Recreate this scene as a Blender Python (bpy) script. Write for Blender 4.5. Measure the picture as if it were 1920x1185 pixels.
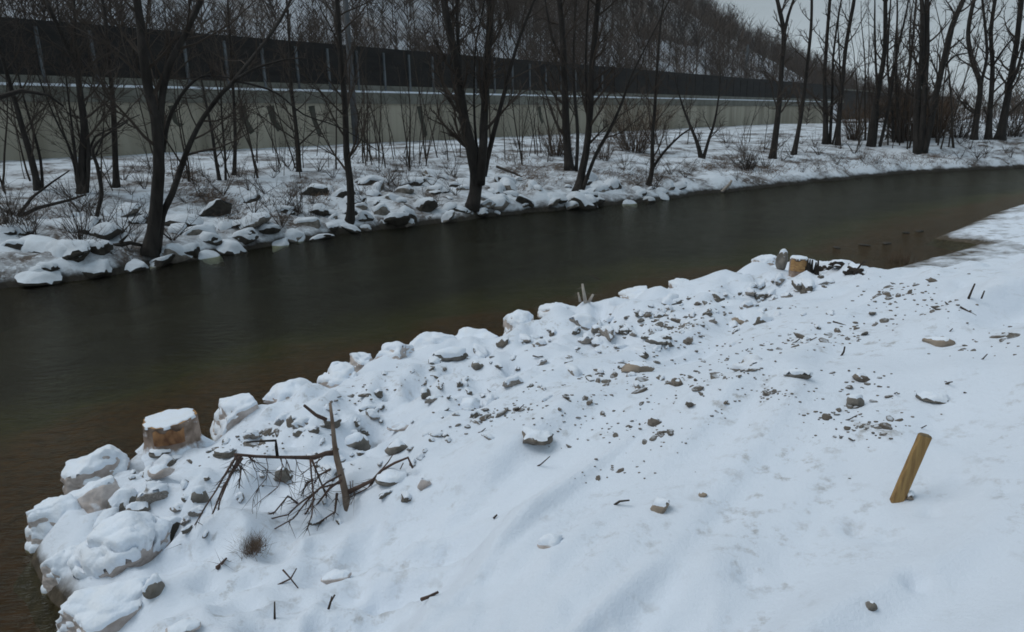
import bpy, math, random
import numpy as np
from mathutils import Vector, noise as mnoise
for o in list(bpy.data.objects): bpy.data.objects.remove(o)
SC = bpy.context.scene
COL = SC.collection
# ------------------------------------------------------------------ camera
H = 3.0; FPX = 1350.0; PITCH = math.atan(367.5/FPX); ROLL = 0.02
F_ = np.array([0, math.cos(PITCH), -math.sin(PITCH)])
R0 = np.array([1.0, 0, 0]); U0 = np.array([0, math.sin(PITCH), math.cos(PITCH)])
R_ = math.cos(ROLL)*R0 - math.sin(ROLL)*U0
U_ = math.sin(ROLL)*R0 + math.cos(ROLL)*U0
cd = bpy.data.cameras.new('camera'); cam = bpy.data.objects.new('camera', cd); COL.objects.link(cam)
cd.sensor_width = 36; cd.lens = 36*FPX/1920; cd.clip_start = 0.05; cd.clip_end = 3000
from mathutils import Matrix
cam.matrix_world = Matrix(((R_[0], U_[0], -F_[0], 0), (R_[1], U_[1], -F_[1], 0), (R_[2], U_[2], -F_[2], H), (0, 0, 0, 1)))
SC.camera = cam
CAM = np.array([0, 0, H])
def ray(px, py): return F_ + (px-960)/FPX*R_ + (592.5-py)/FPX*U_
# wall / valley axes: W along the valley, N away from the camera towards the wall
v_ = ray(2080, 203); W = np.array([v_[0], v_[1]]); W /= np.linalg.norm(W); N = np.array([-W[1], W[0]])
def sn(s, n, z=0.0): return np.array([s*W[0]+n*N[0], s*W[1]+n*N[1], z])
# ------------------------------------------------------------------ world, sun, exposure
SUN_EL = math.radians(57); sun_dir = np.array([N[0]*.9-W[0]*.6, N[1]*.9-W[1]*.6]); sun_dir /= np.linalg.norm(sun_dir)
wd = bpy.data.worlds.new('World'); SC.world = wd; wd.use_nodes = True
nt = wd.node_tree; nt.nodes.clear()
sky = nt.nodes.new('ShaderNodeTexSky'); sky.sky_type = 'NISHITA'; sky.sun_disc = False
sky.sun_elevation = SUN_EL; sky.sun_rotation = math.atan2(sun_dir[0], sun_dir[1]); sky.dust_density = 3; sky.air_density = 1
hs = nt.nodes.new('ShaderNodeHueSaturation'); hs.inputs['Saturation'].default_value = .45
ov = nt.nodes.new('ShaderNodeMix'); ov.data_type = 'RGBA'; ov.inputs[0].default_value = .85
tc = nt.nodes.new('ShaderNodeTexCoord'); sx = nt.nodes.new('ShaderNodeSeparateXYZ')
cr = nt.nodes.new('ShaderNodeValToRGB')       # overcast cloud layer: darker towards the horizon, bright overhead
cr.color_ramp.elements[0].position = 0.0; cr.color_ramp.elements[0].color = (.74, .86, .94, 1)
cr.color_ramp.elements[1].position = 1.0; cr.color_ramp.elements[1].color = (.70, .87, 1.0, 1)
e = cr.color_ramp.elements.new(.25); e.color = (.54, .66, .74, 1)
cn = nt.nodes.new('ShaderNodeTexNoise'); cn.inputs['Scale'].default_value = 3.2; cn.inputs['Detail'].default_value = 5
mp = nt.nodes.new('ShaderNodeMapping'); mp.inputs['Scale'].default_value = (1, 1, 3.2)
cm = nt.nodes.new('ShaderNodeMapRange'); cm.inputs[1].default_value = .3; cm.inputs[2].default_value = .7; cm.inputs[3].default_value = 4.2; cm.inputs[4].default_value = 5.8
vm = nt.nodes.new('ShaderNodeVectorMath'); vm.operation = 'SCALE'
bg = nt.nodes.new('ShaderNodeBackground'); bg.inputs['Strength'].default_value = .12
wo = nt.nodes.new('ShaderNodeOutputWorld'); L = nt.links.new
L(sky.outputs[0], hs.inputs['Color']); L(hs.outputs[0], ov.inputs['A'])
L(tc.outputs['Generated'], sx.inputs[0]); L(sx.outputs['Z'], cr.inputs[0])
L(tc.outputs['Generated'], mp.inputs[0]); L(mp.outputs[0], cn.inputs['Vector']); L(cn.outputs[0], cm.inputs[0])
L(cr.outputs[0], vm.inputs[0]); L(cm.outputs[0], vm.inputs['Scale']); L(vm.outputs[0], ov.inputs['B'])
L(ov.outputs['Result'], bg.inputs['Color']); L(bg.outputs[0], wo.inputs['Surface'])
sl = bpy.data.lights.new('sun', 'SUN'); sl.energy = 1.2; sl.angle = math.radians(36); sl.color = (1, .985, .96)
so = bpy.data.objects.new('sun', sl); COL.objects.link(so)
sd = Vector((sun_dir[0]*math.cos(SUN_EL), sun_dir[1]*math.cos(SUN_EL), math.sin(SUN_EL)))
so.rotation_euler = sd.to_track_quat('Z', 'Y').to_euler(); so.location = (0, 0, 40)
SC.view_settings.view_transform = 'Standard'; SC.view_settings.look = 'None'; SC.view_settings.gamma = 1
SC.view_settings.exposure = 0.0
SC.cycles.filter_width = 1.7
SC.cycles.max_bounces = 8; SC.cycles.transparent_max_bounces = 12
# ------------------------------------------------------------------ helpers
rnd = random.Random(7)
rng = np.random.default_rng(11)
_tab = np.random.default_rng(3).random((256, 256))
def vnoise(x, y):
    xi = np.floor(x).astype(int); yi = np.floor(y).astype(int); fx = x-xi; fy = y-yi
    fx = fx*fx*(3-2*fx); fy = fy*fy*(3-2*fy); a = xi & 255; b = yi & 255; a1 = (xi+1) & 255; b1 = (yi+1) & 255
    return (_tab[a, b]*(1-fx)+_tab[a1, b]*fx)*(1-fy)+(_tab[a, b1]*(1-fx)+_tab[a1, b1]*fx)*fy - .5
def fbm(x, y, o=3):
    r = 0; A = 1
    for k in range(o): r = r + A*vnoise(x*2**k+17*k, y*2**k+31*k); A *= .5
    return r
def tag(o, label=None, cat=None, group=None, kind=None):
    if label: o['label'] = label
    if cat: o['category'] = cat
    if group: o['group'] = group
    if kind: o['kind'] = kind
    return o
def empty(name, loc, rz=0, parent=None):
    o = bpy.data.objects.new(name, None); COL.objects.link(o); o.location = tuple(float(c) for c in loc); o.rotation_euler = (0, 0, rz)
    o.empty_display_size = .2
    if parent: o.parent = parent
    return o
def mesh_obj(name, V, Fc, m, parent=None, loc=(0, 0, 0), smooth=True):
    me = bpy.data.meshes.new(name); V = np.asarray(V, dtype=float) - np.asarray(loc, dtype=float)
    me.from_pydata(V.tolist(), [], Fc if isinstance(Fc, list) else Fc.tolist()); me.materials.append(m)
    if smooth: me.polygons.foreach_set('use_smooth', [True]*len(me.polygons))
    me.update()
    o = bpy.data.objects.new(name, me); COL.objects.link(o)
    if parent: o.parent = parent
    o.location = tuple(float(c) for c in loc)
    return o
def copy_tree(o, parent=None):
    c = o.copy(); COL.objects.link(c)
    if parent: c.parent = parent
    for ch in list(o.children): copy_tree(ch, c)
    return c
class Tubes:
    def __init__(s): s.V = []; s.F = []; s.n = 0
    def add(s, pts, rad, k=5, wob=0.0, cap=True):
        pts = [np.asarray(p, dtype=float) for p in pts]; m = len(pts); b = s.n
        for i, p in enumerate(pts):
            t = pts[min(i+1, m-1)] - pts[max(i-1, 0)]; t = t/(np.linalg.norm(t)+1e-9)
            a = np.cross(t, (0.31, 0.95, .05) if abs(t[1]) < .9 else (1, 0, 0)); a /= np.linalg.norm(a)+1e-9; c = np.cross(t, a)
            for j in range(k):
                th = 2*math.pi*j/k; r = rad[i]*(1+wob*(rnd.random()-.5))
                s.V.append(p+a*(r*math.cos(th))+c*(r*math.sin(th)))
        for i in range(m-1):
            for j in range(k):
                s.F.append((b+i*k+j, b+i*k+(j+1) % k, b+(i+1)*k+(j+1) % k, b+(i+1)*k+j))
        if cap:
            s.F.append(tuple(b+(m-1)*k+j for j in range(k))); s.F.append(tuple(b+j for j in reversed(range(k))))
        s.n += m*k
    def box(s, o, ax, ay, az):
        o = np.asarray(o, dtype=float); ax = np.asarray(ax, dtype=float); ay = np.asarray(ay, dtype=float); az = np.asarray(az, dtype=float); b = s.n
        for c in ((0, 0, 0), (1, 0, 0), (1, 1, 0), (0, 1, 0), (0, 0, 1), (1, 0, 1), (1, 1, 1), (0, 1, 1)):
            s.V.append(o+ax*c[0]+ay*c[1]+az*c[2])
        for f in ((3, 2, 1, 0), (4, 5, 6, 7), (0, 1, 5, 4), (1, 2, 6, 5), (2, 3, 7, 6), (3, 0, 4, 7)): s.F.append(tuple(b+i for i in f))
        s.n += 8
    def build(s, name, m, parent=None, loc=(0, 0, 0), smooth=True):
        return mesh_obj(name, s.V, s.F, m, parent, loc, smooth)
def spikes(B, T, R):
    """many three sided tapering twigs: base B, tip T (n,3), radius R (n)"""
    B = np.asarray(B); T = np.asarray(T); R = np.asarray(R)[:, None]; n = len(B)
    t = T-B; t /= np.linalg.norm(t, axis=1)[:, None]+1e-9
    a = np.cross(t, np.array([.3, .9, .2])); a /= np.linalg.norm(a, axis=1)[:, None]+1e-9; c = np.cross(t, a)
    V = np.empty((n, 4, 3)); V[:, 0] = B+a*R; V[:, 1] = B-a*R*.5+c*R*.87; V[:, 2] = B-a*R*.5-c*R*.87; V[:, 3] = T
    i = np.arange(n)[:, None]*4; Fc = np.stack([i+np.array([0, 1, 3]), i+np.array([1, 2, 3]), i+np.array([2, 0, 3])], 1).reshape(-1, 3)
    return V.reshape(-1, 3), Fc
# ------------------------------------------------------------------ materials
def mat(name, col, rough=.85, col2=None, scale=8, bump=0.0, bscale=30, stretch=(1, 1, 1), coat=0, spec=.3, lo=.35, hi=.65, obj=True):
    m = bpy.data.materials.new(name); m.use_nodes = True; t = m.node_tree; b = t.nodes['Principled BSDF']; l = t.links.new
    b.inputs['Base Color'].default_value = (*col, 1); b.inputs['Roughness'].default_value = rough; b.inputs['Specular IOR Level'].default_value = spec
    c = t.nodes.new('ShaderNodeTexCoord'); mp = t.nodes.new('ShaderNodeMapping'); mp.inputs['Scale'].default_value = stretch
    l(c.outputs['Object'], mp.inputs[0])
    if col2:
        n = t.nodes.new('ShaderNodeTexNoise'); n.inputs['Scale'].default_value = scale; n.inputs['Detail'].default_value = 6; l(mp.outputs[0], n.inputs['Vector'])
        r = t.nodes.new('ShaderNodeMapRange'); r.inputs[1].default_value = lo; r.inputs[2].default_value = hi; l(n.outputs[0], r.inputs[0])
        x = t.nodes.new('ShaderNodeMix'); x.data_type = 'RGBA'; x.inputs['A'].default_value = (*col, 1); x.inputs['B'].default_value = (*col2, 1)
        l(r.outputs[0], x.inputs[0]); l(x.outputs['Result'], b.inputs['Base Color'])
    if bump:
        n = t.nodes.new('ShaderNodeTexNoise'); n.inputs['Scale'].default_value = bscale; n.inputs['Detail'].default_value = 5; l(mp.outputs[0], n.inputs['Vector'])
        u = t.nodes.new('ShaderNodeBump'); u.inputs['Strength'].default_value = bump; u.inputs['Distance'].default_value = .03; l(n.outputs[0], u.inputs['Height']); l(u.outputs[0], b.inputs['Normal'])
    return m
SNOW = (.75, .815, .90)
def ground_snow(name, litter, amount, nscale, soil, zcut=.12, spk=(.60, .66), snow=None):
    snow = snow or SNOW
    """snow over soil: bare soil on steep and wet edges, litter specks where a noise rises"""
    m = bpy.data.materials.new(name); m.use_nodes = True; t = m.node_tree; b = t.nodes['Principled BSDF']; l = t.links.new
    b.inputs['Roughness'].default_value = .7; b.inputs['Specular IOR Level'].default_value = .25
    g = t.nodes.new('ShaderNodeNewGeometry')
    def tn(scale, detail=6, rough=.6, st=None):
        n = t.nodes.new('ShaderNodeTexNoise'); n.inputs['Scale'].default_value = scale; n.inputs['Detail'].default_value = detail; n.inputs['Roughness'].default_value = rough
        l(g.outputs['Position'], n.inputs['Vector']); return n.outputs[0]
    def mr(inp, a, c, d=0, e=1):
        r = t.nodes.new('ShaderNodeMapRange'); r.inputs[1].default_value = a; r.inputs[2].default_value = c; r.inputs[3].default_value = d; r.inputs[4].default_value = e; l(inp, r.inputs[0]); return r.outputs[0]
    def mt(op, a, c):
        q = t.nodes.new('ShaderNodeMath'); q.operation = op
        for i, w in enumerate((a, c)):
            if isinstance(w, (int, float)): q.inputs[i].default_value = w
            else: l(w, q.inputs[i])
        return q.outputs[0]
    def mx(f, a, c):
        q = t.nodes.new('ShaderNodeMix'); q.data_type = 'RGBA'; l(f, q.inputs[0])
        for k, w in (('A', a), ('B', c)):
            if isinstance(w, tuple): q.inputs[k].default_value = (*w, 1)
            else: l(w, q.inputs[k])
        return q.outputs['Result']
    sep = t.nodes.new('ShaderNodeSeparateXYZ'); l(g.outputs['Position'], sep.inputs[0])
    sn_ = t.nodes.new('ShaderNodeSeparateXYZ'); l(g.outputs['Normal'], sn_.inputs[0])
    big = tn(nscale, 5, .65); fine = tn(nscale*9, 6, .7)
    soilc = mx(mr(tn(11), .35, .65), soil, tuple(c*.45 for c in soil))
    dirt = mt('MULTIPLY', mr(big, .44, .62), mr(fine, spk[0]-.12*amount, spk[1]-.1*amount))
    dirt = mt('MULTIPLY', dirt, amount)
    snowc = mx(mr(tn(1.3), .3, .7), snow, tuple(c*.95 for c in snow))
    c1 = mx(dirt, snowc, mx(mr(tn(40), .4, .6), litter, tuple(x*1.9 for x in litter)))
    z = mt('ADD', sep.outputs['Z'], mt('MULTIPLY', mt('SUBTRACT', tn(3.0), .5), .25))
    keep = mt('MULTIPLY', mr(z, zcut-.05, zcut+.05), mr(mt('ADD', sn_.outputs['Z'], mt('MULTIPLY', mt('SUBTRACT', fine, .5), .35)), .42, .56))
    c2 = mx(keep, soilc, c1)
    l(c2, b.inputs['Base Color'])
    u = t.nodes.new('ShaderNodeBump'); u.inputs['Strength'].default_value = .5; u.inputs['Distance'].default_value = .03
    l(mt('ADD', tn(14), mt('ADD', mt('MULTIPLY', tn(55), .5), mt('MULTIPLY', tn(220), .35))), u.inputs['Height']); l(u.outputs[0], b.inputs['Normal'])
    return m
M = {}
M['near'] = ground_snow('bank_snow', (.16, .14, .11), .55, .9, (.10, .08, .055), zcut=.10, spk=(.60, .72))
M['far'] = ground_snow('far_bank_snow', (.055, .045, .038), 1.0, .8, (.045, .038, .028), zcut=.16, spk=(.46, .58), snow=(.60, .655, .71))  # snow colour lowered here to carry the far bank's shade; litter specks on top
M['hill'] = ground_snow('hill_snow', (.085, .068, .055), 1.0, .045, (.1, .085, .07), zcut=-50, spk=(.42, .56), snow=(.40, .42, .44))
M['snow'] = mat('snow_cap_snow', SNOW, .7, (.74, .78, .83), 9, .3, 40)
M['snow_dirty'] = mat('snow_dirty', (.75, .74, .73), .7, (.50, .45, .42), 7, .35, 30)
M['rock'] = mat('rock_grey', (.17, .155, .135), .85, (.08, .072, .06), 6, .6, 20)
M['rock_tan'] = mat('rock_tan', (.34, .28, .22), .85, (.22, .18, .14), 8, .5, 25)
M['rock_pink'] = mat('rock_pink', (.62, .56, .53), .85, (.36, .31, .28), 7, .5, 20)
M['rock_dark'] = mat('rock_dark', (.055, .048, .038), .8, (.025, .022, .018), 6, .6, 20)
M['clod'] = mat('earth_clod', (.27, .235, .20), .95, (.13, .115, .095), 30, .5, 60)
def dusted(name, col, col2, thr=.75, soft=.3, scale=14):
    m = mat(name, col, .9, col2, scale*.7, .5, 30); t = m.node_tree; b = t.nodes['Principled BSDF']; l = t.links.new; old = b.inputs['Base Color'].links[0].from_socket
    g = t.nodes.new('ShaderNodeNewGeometry'); sp = t.nodes.new('ShaderNodeSeparateXYZ'); l(g.outputs['Normal'], sp.inputs[0]); n = t.nodes.new('ShaderNodeTexNoise'); n.inputs['Scale'].default_value = scale; n.inputs['Detail'].default_value = 5; l(g.outputs['Position'], n.inputs['Vector'])
    a = t.nodes.new('ShaderNodeMath'); a.operation = 'MULTIPLY_ADD'; l(n.outputs[0], a.inputs[0]); a.inputs[1].default_value = 1.3; l(sp.outputs['Z'], a.inputs[2])
    r = t.nodes.new('ShaderNodeMapRange'); r.inputs[1].default_value = thr+.5; r.inputs[2].default_value = thr+.5+soft; l(a.outputs[0], r.inputs[0])
    x = t.nodes.new('ShaderNodeMix'); x.data_type = 'RGBA'; l(r.outputs[0], x.inputs[0]); l(old, x.inputs['A']); x.inputs['B'].default_value = (*SNOW, 1); l(x.outputs['Result'], b.inputs['Base Color']); return m
M['clod'] = dusted('earth_clod', (.21, .18, .15), (.10, .085, .07), 1.0, .45, 22)
M['rubble'] = dusted('rubble_stone', (.34, .31, .28), (.17, .15, .13), .75, .35, 16)
M['rubble_dark'] = dusted('rubble_dark', (.19, .17, .145), (.09, .08, .065), .85, .35, 16)
M['rock'] = dusted('rock_grey', (.23, .21, .185), (.11, .10, .085), 1.0, .4, 12)
M['rock_pink'] = dusted('rock_pink', (.58, .52, .49), (.33, .28, .25), .75, .5, 9)
M['bark'] = mat('bark_dark', (.018, .015, .013), .9, (.034, .029, .025), 9, .8, 18, (1, 1, .25))
M['bark2'] = mat('bark_brown', (.032, .025, .020), .9, (.055, .043, .034), 9, .7, 18, (1, 1, .25))
M['twig'] = mat('twig_brown', (.050, .038, .030), .9)
M['twig_red'] = mat('twig_reddish', (.10, .062, .048), .85, (.065, .046, .038), 14, .4, 40)
M['hilltwig'] = mat('hill_twig', (.080, .062, .050), .95, (.052, .042, .036), .05)
M['grass'] = mat('dry_grass', (.17, .12, .085), .95, (.10, .075, .06), 4)
M['brown_bush'] = mat('dry_bush', (.12, .08, .05), .95, (.075, .05, .035), 3)
M['concrete'] = mat('wall_concrete', (.40, .37, .295), .9, (.24, .22, .17), .9, .3, 10, (1, 1, .13))
M['coping'] = mat('coping_concrete', (.18, .18, .155), .9, (.12, .12, .10), 1.2, .3, 12)
M['stain'] = mat('stain_dark', (.045, .047, .036), .9, (.07, .07, .055), 2)
M['panel'] = mat('barrier_panel', (.010, .009, .0085), .8, (.017, .015, .013), .6, .25, 25, (1, 1, 4))
M['post'] = mat('barrier_post', (.12, .135, .145), .7, (.06, .068, .075), .8)
M['pole'] = mat('pole_concrete', (.085, .09, .095), .85, (.06, .064, .067), 2, .2, 20)
M['stake'] = mat('stake_wood', (.36, .225, .085), .7, (.20, .115, .045), 10, .5, 26, (6, 6, .6), lo=.4, hi=.72)
M['stake_top'] = mat('stake_top', (.13, .095, .06), .9, (.2, .15, .08), 60)
M['snow_far'] = mat('shaded_far_snow', (.60, .655, .71), .75, (.50, .54, .58), 5, .3, 30)  # boulder cap snow with the far bank's shade mixed into its colour
M['cut'] = mat('cut_wood', (.44, .26, .11), .8, (.25, .14, .06), 14, .5, 25, (1, 1, 3))
M['stumpbark'] = dusted('stump_bark', (.34, .26, .21), (.13, .09, .065), .35, .35, 11)
M['sapbark'] = mat('sapling_bark', (.21, .165, .13), .9, (.10, .07, .052), 13, .6, 25, (1, 1, .4))
M['cut_dark'] = mat('cut_wood_dark', (.42, .22, .10), .85, (.13, .06, .03), 9, .6, 22, (1, 1, .6))
M['drift'] = mat('driftwood', (.42, .38, .33), .8, (.3, .26, .22), 12, .3, 30)
# river bed: brown gravel near the bank, green algae in the deeper channel
def bed_mat():
    m = bpy.data.materials.new('river_bed'); m.use_nodes = True; t = m.node_tree; b = t.nodes['Principled BSDF']; l = t.links.new
    b.inputs['Roughness'].default_value = .9
    g = t.nodes.new('ShaderNodeNewGeometry'); at = t.nodes.new('ShaderNodeAttribute'); at.attribute_name = 'shore'
    n = t.nodes.new('ShaderNodeTexNoise'); n.inputs['Scale'].default_value = .7; n.inputs['Detail'].default_value = 6; l(g.outputs['Position'], n.inputs[0])
    n2 = t.nodes.new('ShaderNodeTexNoise'); n2.inputs['Scale'].default_value = 9; n2.inputs['Detail'].default_value = 5; l(g.outputs['Position'], n2.inputs[0])
    a = t.nodes.new('ShaderNodeMath'); a.operation = 'MULTIPLY_ADD'; l(n.outputs[0], a.inputs[0]); a.inputs[1].default_value = 3.2; l(at.outputs['Fac'], a.inputs[2])
    r = t.nodes.new('ShaderNodeValToRGB'); s = t.nodes.new('ShaderNodeMapRange'); s.inputs[1].default_value = 0; s.inputs[2].default_value = 8; l(a.outputs[0], s.inputs[0]); l(s.outputs[0], r.inputs[0])
    r.color_ramp.elements[0].position = .24; r.color_ramp.elements[0].color = (.075, .030, .011, 1)
    r.color_ramp.elements[1].position = .86; r.color_ramp.elements[1].color = (.0008, .0012, .0006, 1)
    e = r.color_ramp.elements.new(.46); e.color = (.090, .040, .012, 1)
    e = r.color_ramp.elements.new(.62); e.color = (.044, .046, .006, 1)
    x = t.nodes.new('ShaderNodeMix'); x.data_type = 'RGBA'; x.blend_type = 'MULTIPLY'; x.inputs[0].default_value = .8
    r2 = t.nodes.new('ShaderNodeMapRange'); r2.inputs[1].default_value = .3; r2.inputs[2].default_value = .7; r2.inputs[3].default_value = .35; r2.inputs[4].default_value = 1.4; l(n2.outputs[0], r2.inputs[0])
    l(r.outputs[0], x.inputs['A']); l(r2.outputs[0], x.inputs['B']); l(x.outputs['Result'], b.inputs['Base Color'])
    return m
M['bed'] = bed_mat()
def water_mat():
    m = bpy.data.materials.new('river_water'); m.use_nodes = True; t = m.node_tree; l = t.links.new; t.nodes.clear()
    o = t.nodes.new('ShaderNodeOutputMaterial'); g = t.nodes.new('ShaderNodeNewGeometry')
    mp = t.nodes.new('ShaderNodeMapping'); mp.vector_type = 'POINT'; mp.inputs['Rotation'].default_value = (0, 0, -math.atan2(W[1], W[0])+.12); mp.inputs['Scale'].default_value = (1, 2.6, 1)
    # rotate so that x runs along the stream, then squeeze across it
    l(g.outputs['Position'], mp.inputs[0])
    n = t.nodes.new('ShaderNodeTexNoise'); n.inputs['Scale'].default_value = 3.4; n.inputs['Detail'].default_value = 6; n.inputs['Roughness'].default_value = .55; l(mp.outputs[0], n.inputs[0])
    n2 = t.nodes.new('ShaderNodeTexNoise'); n2.inputs['Scale'].default_value = 13; n2.inputs['Detail'].default_value = 3; l(mp.outputs[0], n2.inputs[0])
    ad = t.nodes.new('ShaderNodeMath'); ad.operation = 'MULTIPLY_ADD'; l(n2.outputs[0], ad.inputs[0]); ad.inputs[1].default_value = .4; l(n.outputs[0], ad.inputs[2])
    u = t.nodes.new('ShaderNodeBump'); u.inputs['Strength'].default_value = .9; u.inputs['Distance'].default_value = .075; l(ad.outputs[0], u.inputs['Height'])
    gl = t.nodes.new('ShaderNodeBsdfGlossy'); gl.inputs['Roughness'].default_value = .13; gl.inputs['Color'].default_value = (.70, .67, .58, 1); l(u.outputs[0], gl.inputs['Normal'])
    tr = t.nodes.new('ShaderNodeBsdfTransparent'); tr.inputs[0].default_value = (.68, .68, .50, 1)
    fr = t.nodes.new('ShaderNodeFresnel'); fr.inputs['IOR'].default_value = 1.21; l(u.outputs[0], fr.inputs['Normal'])
    mx = t.nodes.new('ShaderNodeMixShader'); l(fr.outputs[0], mx.inputs[0]); l(tr.outputs[0], mx.inputs[1]); l(gl.outputs[0], mx.inputs[2]); l(mx.outputs[0], o.inputs['Surface'])
    return m
M['water'] = water_mat()
# ------------------------------------------------------------------ terrain
FAR_SN = np.array([(-60, 15.5), (-20, 16.4), (4.4, 16.3), (5.8, 16.0), (7.4, 16.05), (10, 16.35), (12.6, 16.25), (16.3, 15.4), (19.3, 14.6), (23.2, 12.9), (27, 12.2), (33.4, 10.3), (41.5, 7.55), (47.6, 3.1), (55, -5), (65, -18), (80, -45), (95, -90)])
NEAR_PX = [(110, 1185), (120, 1110), (75, 1070), (40, 1000), (130, 900), (260, 815), (370, 818), (430, 760), (600, 722), (700, 662), (840, 632), (930, 630), (1000, 592), (1080, 566), (1200, 548), (1300, 527), (1440, 484), (1560, 492), (1640, 492), (1700, 477), (1780, 456), (1832, 441), (1748, 431), (1800, 412), (1850, 391), (1920, 369)]
def on_plane(px, py, z):
    d = ray(px, py); t = (z-H)/d[2]; return CAM+d*t
near_pts = [sn(-30, 6.5)[:2], sn(-10, 4.5)[:2], sn(-1.5, 3.6)[:2]] + [on_plane(x, y, .22)[:2] for x, y in NEAR_PX] + [sn(36, .2)[:2], sn(45, -4)[:2], sn(54, -14)[:2], sn(65, -32)[:2], sn(76, -60)[:2]]
NEAR = np.array(near_pts)
NPOLY = np.vstack([NEAR, [sn(60, -120)[:2], sn(-60, -80)[:2], sn(-60, 5)[:2]]])
def seg_dist(X, Y, P):
    D = np.full(X.shape, 1e9)
    for a, b in zip(P[:-1], P[1:]):
        d = b-a; t = np.clip(((X-a[0])*d[0]+(Y-a[1])*d[1])/(d@d), 0, 1)
        D = np.minimum(D, (X-a[0]-t*d[0])**2+(Y-a[1]-t*d[1])**2)
    return np.sqrt(D)
def inside(X, Y, P):
    r = np.zeros(X.shape, bool); j = len(P)-1
    for i in range(len(P)):
        xi, yi = P[i]; xj, yj = P[j]
        if yi != yj: r ^= ((yi > Y) != (yj > Y)) & (X < (xj-xi)*(Y-yi)/(yj-yi)+xi)
        j = i
    return r
A_ = near_pts[19] - near_pts[9]; A_ = A_/np.linalg.norm(A_); B_ = np.array([-A_[1], A_[0]])   # along and across the near bank
def h_near(X, Y):
    d = seg_dist(X, Y, NEAR); d = np.where(inside(X, Y, NPOLY), d, -d)
    a = X*A_[0]+Y*A_[1]; b = X*B_[0]+Y*B_[1]
    sx_ = X*W[0]+Y*W[1]; edge = np.interp(sx_, [13, 15.5], [.30, .12])
    base = np.where(d > 0, edge*(1-np.exp(-np.maximum(d, 0)/.16)) - .03 + .055*np.minimum(d, 2.0) + .265*np.maximum(d-1.8, 0), np.maximum(d*1.2, -.9)-.03)
    base = np.where(d > 7, base-.12*(d-7), base)
    rub = np.clip(d/.4, 0, 1)*np.clip((3.0-d)/1.2, 0, 1)*np.interp(sx_, [13, 15.5], [1, .25])
    r = fbm(X*1.6, Y*1.6, 3)*.26 + (.16-np.abs(vnoise(X*3.1+9, Y*3.1)))*.30 + (.15-np.abs(vnoise(X*7.3+2, Y*7.3)))*.10
    base = base + rub*r
    up = np.clip((d-1.6)/1.0, 0, 1)
    a2 = a*.9985+b*.055; b2 = -a*.055+b*.9985
    wob = vnoise(a*.5, b*.5)*1.4
    drift = (vnoise(a2*.42, b2*1.9+wob))*.16 + vnoise(a2*.7+7, b2*4.4+wob*2)*.10 + vnoise(a2*1.5+3, b2*9+wob*3)*.034 + np.clip(.16-np.abs(vnoise(a2*.55+11, b2*2.6+wob*1.5)), 0, 1)*.30
    base = base + .05*np.exp(-((d-2.7-.5*vnoise(a*.8, b*.2))/.35)**2) + up*drift + up*fbm(X*.5, Y*.5, 2)*.10
    pat = np.clip(fbm(X*.8+40, Y*.8, 2)*3+.35, 0, 1)*np.clip((7-d)/3, .25, 1)*np.clip(d/.5, 0, 1)
    base = base + pat*(vnoise(X*5, Y*5)*.03+vnoise(X*11, Y*11)*.03+vnoise(X*23, Y*23)*.014)
    for (fx, fy) in DENTS:
        q = (X-fx)**2+(Y-fy)**2; base = base - .035*np.exp(-q/.0035)*1.3 + .012*np.exp(-q/.012)
    return base
DENTS = []
def h_far(X, Y):
    s = X*W[0]+Y*W[1]; n = X*N[0]+Y*N[1]
    ns = np.interp(s, FAR_SN[:, 0], FAR_SN[:, 1]); slope = np.gradient(np.interp(np.linspace(-60, 95, 311), FAR_SN[:, 0], FAR_SN[:, 1]), .5)
    k = np.interp(s, np.linspace(-60, 95, 311), slope); edge = fbm(s*1.1, n*.2, 3)*.35
    d = (n-ns+edge)/np.sqrt(1+k*k)
    z = np.where(d > 0, .30*(1-np.exp(-np.maximum(d, 0)/.18)) + 1.58*np.clip(d/13.5, 0, 1)**.72, np.maximum(d*1.2, -.9)) - .02
    up = np.clip(d/.6, 0, 1)
    z = z + up*(fbm(X*.9, Y*.9, 3)*.26*np.clip((9-d)/6, .25, 1) + np.abs(fbm(X*2.8, Y*2.8, 2))*.14*np.clip((7-d)/5, .15, 1))
    return z
def hill_h(s, n):
    h = np.clip(n-48, 0, None)*.62
    top = 120 - .0*s
    h = np.minimum(h, top+ (n-200)*.05)
    end = np.clip((330-s)/150, 0, 1); end = end*end*(3-2*end)
    return 1.6 + h*(.04+.96*end)*(1+.12*fbm(s*.02, n*.02, 3)) + fbm(s*.05+3, n*.05, 3)*2.5*np.clip((n-48)/20, 0, 1)
def h1(fn, x, y): return float(fn(np.array([x], dtype=float), np.array([y], dtype=float))[0])
def hit(px, py, fn, t0=1.5, t1=140, k=2500):
    d = ray(px, py); t = np.geomspace(t0, t1, k); P = CAM+d*t[:, None]; h = fn(P[:, 0], P[:, 1]); i = np.argmax(P[:, 2] < h)
    return np.array([P[i, 0], P[i, 1], h[i]])
nearp = lambda x, y: hit(x, y, h_near)
farp = lambda x, y: hit(x, y, h_far, 9)
for (x, y) in [(1608, 995), (1660, 1007), (1600, 990), (1808, 895), (1750, 960), (1713, 1085), (1720, 1090), (1400, 1082), (1890, 915)]:
    p = nearp(x, y); DENTS.append((p[0], p[1]))
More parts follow.
